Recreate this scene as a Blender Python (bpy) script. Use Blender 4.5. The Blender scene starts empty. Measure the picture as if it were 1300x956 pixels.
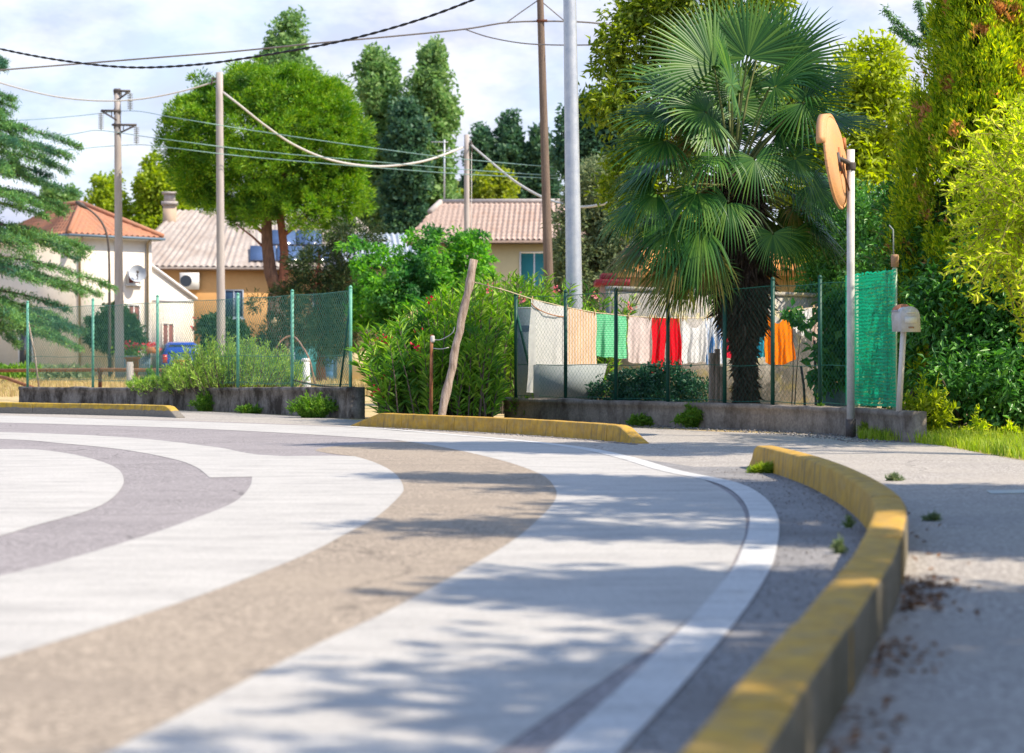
import bpy, math, random
import numpy as np
from mathutils import Vector
random.seed(7)
SC = bpy.context.scene
COL = SC.collection
FPX = 2520.0      # focal length in photo pixels (1300 wide), 70 mm lens
CH = 0.70         # camera height
HY = 458.0        # horizon row of the photograph
R = math.radians

def W(x, y, s):
    """photo pixel + scale (pixels per metre) -> world point"""
    return np.array([(x - 650) / s, FPX / s, CH + (HY - y) / s])
def G(x, y):
    """photo pixel on the ground -> world point"""
    s = (y - HY) / CH
    return np.array([(x - 650) / s, FPX / s, 0.0])
def GS(x, s):
    return np.array([(x - 650) / s, FPX / s, 0.0])

ORG = {}
# ------------------------------------------------------------------ objects
def tag(o, label=None, cat=None, group=None, kind=None):
    if label: o['label'] = label
    if cat: o['category'] = cat
    if group: o['group'] = group
    if kind: o['kind'] = kind
    return o
def thing(name, loc, label, cat, group=None):
    o = bpy.data.objects.new(name, None); COL.objects.link(o)
    o.location = loc; o.empty_display_size = .1
    ORG[o.name] = np.array(loc, float)
    return tag(o, label, cat, group)
def np_obj(name, V, faces, mat, parent=None, smooth=False):
    """faces: list of int arrays (n,k), V in world coordinates"""
    V = np.asarray(V, np.float64)
    if parent is not None:
        org = ORG[parent.name]
    else:
        mn, mx = V.min(0), V.max(0)
        org = np.array([(mn[0]+mx[0])/2, (mn[1]+mx[1])/2, mn[2]])
    me = bpy.data.meshes.new(name)
    fl = [np.asarray(f, np.int32) for f in faces if len(f)]
    idx = np.concatenate([f.ravel() for f in fl])
    tot = np.concatenate([np.full(len(f), f.shape[1], np.int32) for f in fl])
    start = np.concatenate([[0], np.cumsum(tot)[:-1]]).astype(np.int32)
    me.vertices.add(len(V)); me.vertices.foreach_set('co', (V - org).astype(np.float32).ravel())
    me.loops.add(len(idx)); me.loops.foreach_set('vertex_index', idx)
    me.polygons.add(len(tot)); me.polygons.foreach_set('loop_start', start)
    try: me.polygons.foreach_set('loop_total', tot)
    except Exception: pass
    if smooth: me.polygons.foreach_set('use_smooth', np.ones(len(tot), bool))
    me.update(calc_edges=True); me.validate()
    me.materials.append(mat)
    o = bpy.data.objects.new(name, me); COL.objects.link(o)
    if parent is not None: o.parent = parent
    else: o.location = org
    ORG[o.name] = org
    return o

class MB:
    def __init__(self): self.v = []; self.f = []
    def add(self, vs, fs):
        n = len(self.v); self.v += [tuple(map(float, p)) for p in vs]
        self.f += [tuple(n + i for i in q) for q in fs]; return self
    def box(self, c, size, rz=0.0, taper=1.0):
        x, y, z = [k/2 for k in size]; co, si = math.cos(rz), math.sin(rz); vs = []
        for dz, t in ((-z, 1), (z, taper)):
            for dx, dy in ((-x, -y), (x, -y), (x, y), (-x, y)):
                dx2, dy2 = dx*t, dy*t
                vs.append((c[0]+dx2*co-dy2*si, c[1]+dx2*si+dy2*co, c[2]+dz))
        return self.add(vs, [(0,3,2,1),(4,5,6,7),(0,1,5,4),(1,2,6,5),(2,3,7,6),(3,0,4,7)])
    def tube(self, pts, rad, n=8, cap=True):
        pts = [np.array(p, float) for p in pts]
        if not hasattr(rad, '__len__'): rad = [rad]*len(pts)
        vs = []; fs = []; prev = None
        for i, p in enumerate(pts):
            a = pts[min(i+1, len(pts)-1)] - pts[max(i-1, 0)]
            a = a / (np.linalg.norm(a) + 1e-9)
            if prev is None:
                u = np.cross(a, (0, 0, 1.0))
                if np.linalg.norm(u) < .1: u = np.array([1.0, 0, 0])
            else: u = prev - a*np.dot(prev, a)
            u /= np.linalg.norm(u); w = np.cross(a, u); prev = u
            for k in range(n):
                t = 2*math.pi*k/n
                vs.append(p + rad[i]*(math.cos(t)*u + math.sin(t)*w))
        for i in range(len(pts)-1):
            for k in range(n):
                a, b = i*n+k, i*n+(k+1) % n
                fs.append((a, b, b+n, a+n))
        if cap:
            fs.append(tuple(range(n-1, -1, -1))); fs.append(tuple((len(pts)-1)*n + k for k in range(n)))
        return self.add(vs, fs)
    def prism(self, poly, ext):
        """poly: list of 3D points (a planar outline), extruded by vector ext"""
        n = len(poly); ext = np.array(ext, float)
        vs = [np.array(p, float) for p in poly] + [np.array(p, float)+ext for p in poly]
        fs = [tuple(range(n-1, -1, -1)), tuple(range(n, 2*n))]
        fs += [(i, (i+1) % n, n+(i+1) % n, n+i) for i in range(n)]
        return self.add(vs, fs)
    def lathe(self, c, prof, n=16):
        vs = []; fs = []
        for r, z in prof:
            for k in range(n):
                t = 2*math.pi*k/n; vs.append((c[0]+r*math.cos(t), c[1]+r*math.sin(t), c[2]+z))
        for i in range(len(prof)-1):
            for k in range(n):
                a, b = i*n+k, i*n+(k+1) % n; fs.append((a, b, b+n, a+n))
        fs.append(tuple(range(n-1, -1, -1))); fs.append(tuple((len(prof)-1)*n+k for k in range(n)))
        return self.add(vs, fs)
    def build(self, name, mat, parent=None, smooth=False):
        by = {}
        for q in self.f: by.setdefault(len(q), []).append(q)
        return np_obj(name, self.v, [np.array(q) for q in by.values()], mat, parent, smooth)

# ------------------------------------------------------------------ materials
def nodes(name):
    m = bpy.data.materials.new(name); m.use_nodes = True
    nt = m.node_tree; nt.nodes.clear()
    return m, nt, (lambda t, **k: _n(nt, t, k)), nt.links.new
def _n(nt, t, k):
    n = nt.nodes.new(t)
    for a, b in k.items(): setattr(n, a, b)
    return n
def c4(c): return (c[0], c[1], c[2], 1)
def noise(N, L, vec, scale, detail=4, rough=.6):
    n = N('ShaderNodeTexNoise'); n.inputs['Scale'].default_value = scale
    n.inputs['Detail'].default_value = detail; n.inputs['Roughness'].default_value = rough
    L(vec, n.inputs['Vector']); return n.outputs['Fac']
def ramp(N, L, fac, lo, hi):
    r = N('ShaderNodeMapRange'); r.inputs[1].default_value = lo; r.inputs[2].default_value = hi
    L(fac, r.inputs[0]); return r.outputs[0]
def mix(N, L, fac, a, b, mode='MIX'):
    m = N('ShaderNodeMix', data_type='RGBA', blend_type=mode)
    if isinstance(fac, (int, float)): m.inputs[0].default_value = fac
    else: L(fac, m.inputs[0])
    for i, c in ((6, a), (7, b)):
        if isinstance(c, (tuple, list)): m.inputs[i].default_value = c4(c)
        else: L(c, m.inputs[i])
    return m.outputs[2]
def stretch(N, L, vec, sc):
    m = N('ShaderNodeMapping'); m.inputs['Scale'].default_value = sc; L(vec, m.inputs['Vector']); return m.outputs[0]
def bumpn(N, L, fac, strength, dist):
    b = N('ShaderNodeBump'); b.inputs['Strength'].default_value = strength; b.inputs['Distance'].default_value = dist
    L(fac, b.inputs['Height']); return b.outputs[0]
def finish(N, L, col, rough, spec=.3, metal=0, normal=None):
    p = N('ShaderNodeBsdfPrincipled'); o = N('ShaderNodeOutputMaterial')
    if isinstance(col, (tuple, list)): p.inputs['Base Color'].default_value = c4(col)
    else: L(col, p.inputs['Base Color'])
    p.inputs['Roughness'].default_value = rough; p.inputs['Specular IOR Level'].default_value = spec
    p.inputs['Metallic'].default_value = metal
    if normal is not None: L(normal, p.inputs['Normal'])
    L(p.outputs[0], o.inputs[0]); return p
def M(name, col, rough=.8, var=.25, scale=3, spec=.3, metal=0, col2=None, lo=.4, hi=.65, bump=0, sx=(1,1,1)):
    """plain surface: base colour broken up by two noises (+ an optional second colour in patches)"""
    m, nt, N, L = nodes(name)
    pos = stretch(N, L, N('ShaderNodeNewGeometry').outputs['Position'], sx)
    n1 = noise(N, L, pos, scale); n2 = noise(N, L, pos, scale*9, 3)
    dark = tuple(k*(1-var) for k in col); lite = tuple(min(1, k*(1+var*.7)) for k in col)
    c = mix(N, L, ramp(N, L, n2, .3, .7), dark, lite)
    if col2: c = mix(N, L, ramp(N, L, n1, lo, hi), c, col2)
    else: c = mix(N, L, ramp(N, L, n1, .3, .7), mix(N, L, .5, c, dark), c)
    nm = bumpn(N, L, n2, bump, .02) if bump else None
    finish(N, L, c, rough, spec, metal, nm); return m
def leafmat(name, a, b, c, trans=.4, clump=None, cscale=1.2, clo=.5, chi=.65, rough=.5, spec=.25):
    m, nt, N, L = nodes(name)
    g = N('ShaderNodeNewGeometry'); rp = N('ShaderNodeValToRGB')
    rp.color_ramp.elements[0].color = c4(a); rp.color_ramp.elements[1].color = c4(c)
    e = rp.color_ramp.elements.new(.5); e.color = c4(b)
    L(g.outputs['Random Per Island'], rp.inputs[0]); col = rp.outputs[0]
    if clump:
        f = ramp(N, L, noise(N, L, g.outputs['Position'], cscale, 3), clo, chi)
        col = mix(N, L, f, col, clump)
    p = N('ShaderNodeBsdfPrincipled'); L(col, p.inputs['Base Color'])
    p.inputs['Roughness'].default_value = rough; p.inputs['Specular IOR Level'].default_value = spec
    t = N('ShaderNodeBsdfTranslucent')
    tc = N('ShaderNodeHueSaturation'); tc.inputs['Saturation'].default_value = 1.15; tc.inputs['Value'].default_value = 1.5
    L(col, tc.inputs['Color']); L(tc.outputs[0], t.inputs['Color'])
    ms = N('ShaderNodeMixShader'); ms.inputs[0].default_value = trans
    L(p.outputs[0], ms.inputs[1]); L(t.outputs[0], ms.inputs[2])
    o = N('ShaderNodeOutputMaterial'); L(ms.outputs[0], o.inputs[0]); return m
def clothmat(name, col, trans=.35, stripe=None, sdir=0, sscale=60, dots=False, col2=None):
    m, nt, N, L = nodes(name)
    g = N('ShaderNodeNewGeometry'); pos = g.outputs['Position']
    c = mix(N, L, ramp(N, L, noise(N, L, pos, 14), .3, .7), tuple(k*.85 for k in col), col)
    if stripe:
        w = N('ShaderNodeTexWave', wave_type='BANDS', bands_direction='X' if sdir == 0 else 'Z')
        w.inputs['Scale'].default_value = sscale; w.inputs['Distortion'].default_value = .6; L(pos, w.inputs['Vector'])
        c = mix(N, L, ramp(N, L, w.outputs['Fac'], .62, .8), c, stripe)
    if col2:
        c = mix(N, L, ramp(N, L, noise(N, L, stretch(N, L, pos, (9, 9, 2.2)), 1.6, 2), .5, .56), c, col2)
    p = N('ShaderNodeBsdfPrincipled'); L(c, p.inputs['Base Color']); p.inputs['Roughness'].default_value = .9
    p.inputs['Specular IOR Level'].default_value = .1
    L(bumpn(N, L, noise(N, L, pos, 220, 2), .25, .004), p.inputs['Normal'])
    t = N('ShaderNodeBsdfTranslucent'); L(c, t.inputs['Color'])
    ms = N('ShaderNodeMixShader'); ms.inputs[0].default_value = trans
    L(p.outputs[0], ms.inputs[1]); L(t.outputs[0], ms.inputs[2])
    o = N('ShaderNodeOutputMaterial'); L(ms.outputs[0], o.inputs[0]); return m

def asphaltmat(name, col, speck=.5, tint=None, dirt=None):
    m, nt, N, L = nodes(name)
    pos = N('ShaderNodeNewGeometry').outputs['Position']
    v = N('ShaderNodeTexVoronoi'); v.inputs['Scale'].default_value = 130; L(pos, v.inputs['Vector'])
    rgb = N('ShaderNodeSeparateColor'); L(v.outputs['Color'], rgb.inputs[0])
    c = mix(N, L, rgb.outputs[0], tuple(k*(1-speck) for k in col), tuple(k*(1+speck) for k in col))
    v2 = N('ShaderNodeTexVoronoi'); v2.inputs['Scale'].default_value = 75; L(pos, v2.inputs['Vector']); g2 = N('ShaderNodeSeparateColor'); L(v2.outputs['Color'], g2.inputs[0])
    c = mix(N, L, ramp(N, L, g2.outputs[1], .70, .80), c, tuple(k*.55 for k in col)); c = mix(N, L, ramp(N, L, g2.outputs[2], .80, .88), c, tuple(min(.8, k*1.6) for k in col))
    n1 = noise(N, L, pos, 1.1, 6, .65)
    c = mix(N, L, ramp(N, L, n1, .3, .8), c, tint or tuple(k*1.25 for k in col))
    n3 = noise(N, L, pos, 22, 3)
    c = mix(N, L, ramp(N, L, n3, .5, .8), c, tuple(k*.84 for k in col))
    wp = N('ShaderNodeVectorMath', operation='MULTIPLY_ADD'); nz = N('ShaderNodeTexNoise'); nz.inputs['Scale'].default_value = 2.2; nz.inputs['Detail'].default_value = 6; L(pos, nz.inputs['Vector'])
    L(nz.outputs['Color'], wp.inputs[0]); wp.inputs[1].default_value = (.55, .55, 0); L(pos, wp.inputs[2])
    vc = N('ShaderNodeTexVoronoi', feature='DISTANCE_TO_EDGE'); vc.inputs['Scale'].default_value = .42; L(wp.outputs[0], vc.inputs['Vector'])
    c = mix(N, L, ramp(N, L, vc.outputs['Distance'], .004, .001), c, tuple(k*.62 for k in col))
    c = mix(N, L, ramp(N, L, noise(N, L, stretch(N, L, pos, (.35, 1.6, 1)), 1.0, 5), .52, .72), c, tuple(k*.88 for k in col))
    if dirt:
        c = mix(N, L, ramp(N, L, noise(N, L, pos, .7, 5), .5, .68), c, dirt)
    finish(N, L, c, .9, .25, 0, bumpn(N, L, v.outputs['Distance'], .3, .003)); return m
def paintmat(name, col, under, amount=.5, flow=(1.6, 5.5, 1)):
    """road paint: worn through to the asphalt in fine grain and in tyre-polished streaks"""
    m, nt, N, L = nodes(name)
    pos = N('ShaderNodeNewGeometry').outputs['Position']
    v = N('ShaderNodeTexVoronoi'); v.inputs['Scale'].default_value = 110; L(pos, v.inputs['Vector'])
    n1 = noise(N, L, pos, 30, 5, .7)
    n2 = noise(N, L, stretch(N, L, pos, flow), 1.0, 6, .7)
    s = N('ShaderNodeMath', operation='MULTIPLY'); L(n1, s.inputs[0]); L(n2, s.inputs[1])
    c = mix(N, L, ramp(N, L, n2, .38, .72), col, tuple(k*.76 for k in col))
    c = mix(N, L, ramp(N, L, s.outputs[0], amount-.09, amount+.12), c, under)
    c = mix(N, L, ramp(N, L, v.outputs['Distance'], .45, .9), c, tuple(k*.7 for k in col))
    finish(N, L, c, .8, .3, 0, bumpn(N, L, v.outputs['Distance'], .35, .004)); return m
def wallmat(name, col, stain, lichen=None, lo=.42, hi=.62):
    """old concrete: vertical black run-off stains, lichen patches"""
    m, nt, N, L = nodes(name)
    pos = N('ShaderNodeNewGeometry').outputs['Position']
    n1 = noise(N, L, stretch(N, L, pos, (1.7, 1.7, 1.1)), 2.2, 8, .74); n2 = noise(N, L, pos, 40, 4)
    c = mix(N, L, ramp(N, L, n2, .3, .7), tuple(k*.75 for k in col), tuple(k*1.15 for k in col))
    c = mix(N, L, ramp(N, L, n1, lo, hi), c, stain)
    if lichen: c = mix(N, L, ramp(N, L, noise(N, L, pos, 4.5, 6, .7), .53, .62), c, lichen)
    finish(N, L, c, .95, .15, 0, bumpn(N, L, n2, .5, .01)); return m
def kerbmat(name, paint, conc, zcut=None):
    m, nt, N, L = nodes(name)
    g = N('ShaderNodeNewGeometry'); pos = g.outputs['Position']
    n2 = noise(N, L, pos, 55, 4)
    cc = mix(N, L, ramp(N, L, n2, .3, .7), tuple(k*.7 for k in conc), tuple(k*1.2 for k in conc))
    pp = mix(N, L, ramp(N, L, noise(N, L, pos, 12, 5), .35, .7), paint, (paint[0]*.62, paint[1]*.6, paint[2]*.8))
    w = ramp(N, L, noise(N, L, pos, 15, 8, .75), .46, .82)
    c = mix(N, L, w, pp, cc)
    st = ramp(N, L, noise(N, L, stretch(N, L, pos, (14, 14, 1.5)), 1.2, 4), .55, .75)
    c = mix(N, L, st, c, (.17, .13, .07))
    if zcut:
        sp = N('ShaderNodeSeparateXYZ'); L(pos, sp.inputs[0])
        a = N('ShaderNodeMath', operation='MULTIPLY_ADD'); L(noise(N, L, pos, 9, 4), a.inputs[0])
        a.inputs[1].default_value = .05; L(sp.outputs[2], a.inputs[2])
        c = mix(N, L, ramp(N, L, a.outputs[0], zcut+.03, zcut+.022), c, cc)
    finish(N, L, c, .75, .3, 0, bumpn(N, L, n2, .4, .006)); return m

white_paint = (.49, .475, .45)
MAT = dict(
    ground=M('dry_field', (.50, .38, .20), .95, .3, .9, .1, col2=(.30, .27, .10), lo=.5, hi=.72),
    pavement=asphaltmat('pavement_asphalt', (.34, .315, .29), .62, (.39, .355, .31)),
    asphalt=asphaltmat('road_asphalt', (.245, .225, .228), .65),
    verge=asphaltmat('verge_asphalt', (.225, .22, .222), .65, (.27, .26, .255), (.16, .15, .145)),
    lane=asphaltmat('dusty_lane', (.29, .243, .195), .58, (.335, .28, .22)),
    paint=paintmat('band_paint', white_paint, (.27, .255, .255), .35),
    line=paintmat('line_paint', (.60, .60, .59), (.26, .25, .24), .36),
    kerb=kerbmat('kerb_yellow', (.57, .335, .04), (.38, .29, .15)),
    kerbgrey=kerbmat('kerb_half_yellow', (.56, .36, .03), (.20, .18, .15), .085),
    kerbback=wallmat('kerb_back_concrete', (.20, .175, .13), (.10, .09, .06)),
    lwall=wallmat('stained_wall', (.27, .24, .21), (.055, .045, .037), None, .40, .60),
    rwall=wallmat('wall_right', (.29, .25, .21), (.10, .08, .065), None, .42, .66),
    gwall=wallmat('lichen_wall', (.42, .40, .37), (.24, .23, .22), (.46, .42, .24), .42, .7),
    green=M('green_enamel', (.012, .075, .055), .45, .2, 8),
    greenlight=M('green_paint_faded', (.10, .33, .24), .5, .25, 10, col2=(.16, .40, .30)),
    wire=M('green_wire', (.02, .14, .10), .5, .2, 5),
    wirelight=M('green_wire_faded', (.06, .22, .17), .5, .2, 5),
    rust=M('rusty_iron', (.20, .075, .03), .85, .4, 12, col2=(.30, .14, .07)),
    wood=M('weathered_wood', (.48, .38, .31), .9, .35, 6, col2=(.22, .16, .12), sx=(6, 6, .6), bump=.5),
    pole_wood=M('pole_wood', (.21, .155, .12), .9, .35, 4, col2=(.13, .095, .075), sx=(7, 7, .4), bump=.4),
    concrete=M('pole_concrete', (.44, .40, .38), .9, .18, 3, col2=(.36, .32, .30), sx=(3, 3, .4)),
    galv=M('galvanised', (.42, .46, .52), .45, .16, 9, .5, metal=.35, col2=(.50, .53, .57)),
    signpole=M('sign_pole_paint', (.62, .60, .58), .6, .12, 9, col2=(.5, .48, .46)),
    steel=M('dark_steel', (.09, .075, .07), .6, .3, 6),
    ins=M('insulator_glass', (.35, .38, .40), .3, .2, 4),
    mirror=M('orange_plastic', (.66, .33, .14), .6, .15, 7, .3, col2=(.56, .30, .15)),
    mirrordark=M('orange_plastic_rib', (.42, .15, .05), .6, .15, 8),
    brown=M('rusty_brown', (.13, .05, .03), .8, .3, 8),
    mail=M('mailbox_white', (.62, .61, .60), .5, .12, 11, .4, col2=(.50, .48, .46)),
    mailgrey=M('mailbox_grey', (.36, .37, .40), .5, .15, 10),
    terracotta=M('terracotta', (.50, .19, .08), .85, .15, 8),
    bark=M('pine_bark', (.20, .115, .085), .95, .45, 5, col2=(.10, .06, .05), sx=(3, 3, .8), bump=.8),
    barkred=M('pine_bark_red', (.28, .11, .07), .95, .4, 5, col2=(.16, .07, .05), sx=(3, 3, .8), bump=.8),
    barkg=M('grey_bark', (.14, .11, .085), .95, .4, 6, sx=(3, 3, .6), bump=.6),
    cut=M('cut_wood', (.66, .50, .30), .9, .1, 8),
    fibre=M('palm_fibre', (.20, .145, .10), 1, .5, 9, col2=(.085, .06, .045), sx=(5, 5, 1), bump=1),
    rope=M('rope', (.62, .52, .36), .9, .2, 20),
    cable_black=M('cable_black', (.02, .021, .025), .6, .2, 5),
    cable_grey=M('cable_grey', (.20, .18, .17), .6, .2, 5),
    cable_white=M('cable_white', (.55, .53, .50), .6, .2, 5),
    cable_teal=M('cable_teal', (.24, .40, .38), .5, .2, 5),
    whitewall=M('white_render', (.76, .70, .61), .9, .06, .8, .1, col2=(.70, .63, .54)),
    trimgrey=M('eaves_white', (.72, .71, .70), .7, .08, 3),
    orangewall=M('ochre_render', (.68, .385, .155), .9, .07, .7, .1, col2=(.62, .345, .135)),
    creamwall=M('cream_render', (.66, .54, .30), .9, .06, .8, .1, col2=(.60, .49, .28)),
    yellowwall=M('yellow_render', (.62, .46, .19), .9, .1, 1.5, .1, col2=(.50, .38, .18)),
    redtile=M('terracotta_tiles', (.44, .20, .12), .85, .35, 2.2, .2, col2=(.34, .18, .12)),
    pinktile=M('pink_tiles', (.47, .36, .31), .85, .3, 1.6, .2, col2=(.40, .27, .21), lo=.5, hi=.75),
    greytile=M('grey_sheets', (.43, .385, .355), .85, .18, 1.2, .2, col2=(.33, .28, .25)),
    solar=M('solar_panel', (.08, .13, .26), .12, .2, 2, .9),
    glassdark=M('dark_glass', (.018, .028, .045), .12, .3, 2, .7),
    shutter=M('blue_shutter', (.03, .075, .15), .6, .2, 6),
    teal=M('teal_shutter', (.03, .20, .22), .6, .2, 6),
    maroon=M('maroon_door', (.22, .075, .07), .7, .2, 6),
    carblue=M('car_blue', (.012, .06, .42), .25, .1, 2, .6),
    tyre=M('tyre_rubber', (.02, .02, .02), .85, .2, 6),
    redlamp=M('tail_lamp', (.50, .02, .015), .25, .1, 5, .6),
    bluegrey=M('blue_grey_metal', (.13, .20, .27), .6, .2, 3),
    panel=M('grey_board', (.33, .37, .37), .8, .07, 4, col2=(.29, .33, .34)),
    darkpanel=M('dark_board', (.10, .14, .16), .7, .15, 4),
    plasticwhite=M('white_plastic', (.70, .70, .68), .5, .08, 4),
    barrel=M('barrel_blue', (.10, .22, .40), .5, .15, 4),
    pegwood=M('peg_wood', (.60, .40, .20), .8, .2, 30),
    pegyellow=M('peg_yellow', (.75, .48, .02), .5, .1, 30),
    stone=M('gravel_stone', (.30, .28, .27), .95, .4, 60, col2=(.16, .15, .15)),
    litter=leafmat('dead_leaves', (.16, .075, .03), (.24, .12, .05), (.10, .05, .025), .15),
    hose=M('hose_brown', (.34, .19, .13), .7, .2, 9),
)
# foliage
LF = dict(
    pine=leafmat('pine_needles', (.07, .21, .015), (.16, .34, .02), (.34, .50, .035), .25, (.05, .145, .02), .9, .5, .62),
    poplar=leafmat('poplar_leaves', (0.115, 0.233, 0.084), (0.180, 0.317, 0.106), (0.275, 0.401, 0.149), .35),
    lightpoplar=leafmat('light_poplar_leaves', (0.208, 0.312, 0.026), (0.286, 0.390, 0.039), (0.390, 0.468, 0.065), .45),
    darkfar=leafmat('far_dark_leaves', (0.047, 0.116, 0.070), (0.070, 0.155, 0.093), (0.093, 0.186, 0.078), .3),
    bluegreen=leafmat('blue_green_leaves', (0.058, 0.117, 0.065), (0.091, 0.169, 0.091), (0.143, 0.221, 0.117), .3),
    greyolive=leafmat('olive_leaves', (0.130, 0.195, 0.091), (0.195, 0.247, 0.130), (0.286, 0.325, 0.156), .35),
    cedar=leafmat('cedar_needles', (0.090, 0.220, 0.110), (0.150, 0.320, 0.110), (0.260, 0.440, 0.120), .25, (0.070, 0.180, 0.120), .8, .5, .65),
    locust=leafmat('locust_leaves', (0.076, 0.235, 0.042), (0.126, 0.353, 0.050), (0.269, 0.554, 0.067), .45, (0.050, 0.168, 0.050), 1.1, .48, .6),
    yellowbush=leafmat('yellow_bush', (0.234, 0.299, 0.039), (0.325, 0.377, 0.052), (0.169, 0.247, 0.039), .4),
    oleander=leafmat('oleander_leaves', (0.105, 0.263, 0.032), (0.193, 0.385, 0.044), (0.385, 0.560, 0.088), .4, (0.061, 0.175, 0.035), 2.2, .5, .64),
    pink=leafmat('pink_petals', (.75, .08, .16), (.85, .25, .30), (.85, .45, .45), .4),
    red=leafmat('red_petals', (.65, .01, .03), (.75, .02, .08), (.8, .06, .10), .3),
    rosemary=leafmat('rosemary_leaves', (0.206, 0.356, 0.056), (0.319, 0.488, 0.094), (0.469, 0.619, 0.131), .35, (0.131, 0.244, 0.056), 3, .52, .66),
    weed=leafmat('weed_leaves', (0.078, 0.208, 0.026), (0.156, 0.312, 0.039), (0.260, 0.416, 0.065), .4),
    grass=leafmat('verge_grass', (0.192, 0.312, 0.024), (0.288, 0.408, 0.036), (0.432, 0.480, 0.096), .45),
    dry=leafmat('dry_grass', (.40, .30, .15), (.52, .40, .20), (.34, .30, .10), .35),
    hedge=leafmat('hedge_leaves', (0.050, 0.160, 0.041), (0.083, 0.238, 0.050), (0.169, 0.386, 0.069), .3, rough=.38, spec=.4),
    pitto=leafmat('dark_shrub_leaves', (0.014, 0.066, 0.036), (0.024, 0.102, 0.048), (0.042, 0.144, 0.060), .2, rough=.4, spec=.4),
    laurel=leafmat('laurel_leaves', (0.114, 0.186, 0.019), (0.194, 0.276, 0.029), (0.356, 0.421, 0.049), .4),
    lime=leafmat('lime_leaves', (0.250, 0.338, 0.025), (0.350, 0.438, 0.037), (0.475, 0.525, 0.075), .5),
    glow=leafmat('gold_leaves', (.36, .49, .03), (.50, .61, .05), (.70, .71, .15), .62),
    thuja=leafmat('thuja_sprays', (.10, .22, .018), (.34, .46, .02), (.66, .68, .03), .45, (.60, .30, .13), 2.6, .59, .65),
    palm=leafmat('palm_fan', (.018, .078, .013), (.036, .125, .017), (.11, .22, .03), .12, rough=.42, spec=.3),
    palmold=leafmat('palm_old_fan', (0.091, 0.150, 0.023), (0.156, 0.182, 0.033), (0.247, 0.182, 0.058), .3, rough=.45),
    fig=leafmat('fig_leaves', (0.039, 0.150, 0.039), (0.065, 0.208, 0.052), (0.117, 0.286, 0.065), .35),
    offtree=leafmat('shade_tree_leaves', (.05, .11, .02), (.08, .15, .03), (.12, .2, .04), .3),
    box=leafmat('topiary_leaves', (.018, .06, .022), (.03, .085, .03), (.05, .12, .04), .25),
)

# ------------------------------------------------------------------ leaves
def unit(a): return a / (np.linalg.norm(a, axis=-1, keepdims=True) + 1e-9)
def rnd(rng, n): return unit(rng.normal(size=(n, 3)))
def leaf_geo(P, D, Nn, L, Wd, fold=.25, droop=.15, mid=.45):
    n = len(P); D = unit(D); S = unit(np.cross(D, Nn)); Nn = np.cross(S, D)
    L = np.broadcast_to(np.asarray(L, float), (n,))[:, None]; Wd = np.broadcast_to(np.asarray(Wd, float), (n,))[:, None]
    m = P + D*L*mid
    V = np.stack([P, m + S*Wd/2 + Nn*Wd*fold, P + D*L - Nn*L*droop, m - S*Wd/2 + Nn*Wd*fold], 1).reshape(-1, 3)
    b = (np.arange(n)*4)[:, None]
    F = np.concatenate([b + np.array([[0, 3, 2]]), b + np.array([[0, 2, 1]])])
    return V, F
def leaf_obj(name, P, D, Nn, L, Wd, mat, parent=None, **k):
    V, F = leaf_geo(P, D, Nn, L, Wd, **k)
    return np_obj(name, V, [F], mat, parent)
def crown(blobs, ncl, per, rcl, rng, shell=.55, up=.25, puff=0.0, flat=1.0):
    """leaf positions and directions: clusters scattered through the outer part of ellipsoid blobs"""
    B = np.array(blobs, float); w = (B[:, 3]*B[:, 5])**1.0; w /= w.sum()
    k = rng.choice(len(B), ncl, p=w); d = rnd(rng, ncl)
    r = (shell + (1-shell)*rng.random(ncl)**.6)[:, None]
    C = B[k, :3] + d*B[k, 3:6]*r
    rc = rcl*(.55 + .9*rng.random(ncl))
    ii = np.repeat(np.arange(ncl), per); n = len(ii)
    q = rnd(rng, n)*(rng.random(n)**.5)[:, None]; q[:, 2] *= flat
    P = C[ii] + q*rc[ii, None]
    out = unit(d[ii]*.9 + q*(1+puff*2))
    D = unit(out*(.55+puff) + rnd(rng, n)*(.75-.5*puff) + np.array([0, 0, up]))
    Nn = unit(rnd(rng, n)*.8 + np.array([0, 0, .8]) + out*.3)
    return P, D, Nn
def trunk_mesh(base, top, r0, r1, limbs, rng, nseg=7, bend=.05, blobs=None):
    m = MB(); base = np.array(base, float); top = np.array(top, float); h = np.linalg.norm(top-base)
    pts = []; rad = []
    for i in range(nseg+1):
        t = i/nseg; o = rng.normal(size=3)*bend*h*.25*math.sin(math.pi*t); o[2] = 0
        pts.append(base + (top-base)*t + o); rad.append(r0*(1-t)+r1*t + (r0*.35*(1-t)**6))
    m.tube(pts, rad, 9)
    for i in range(limbs):
        t = .35 + .6*i/max(1, limbs-1) if limbs > 1 else .6
        p = base + (top-base)*t
        if blobs is not None:
            b = blobs[i % len(blobs)]; e = np.array(b[:3]) + rng.normal(size=3)*np.array(b[3:6])*.3
        else:
            a = rng.random()*6.28; e = p + np.array([math.cos(a), math.sin(a), .8])*h*.3
        mid = (p+e)/2 + np.array([0, 0, -.06*np.linalg.norm(e-p)])
        r = (r0*(1-t)+r1*t)*.6
        m.tube([p, mid, e], [r, r*.65, r*.2], 6)
    return m
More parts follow.
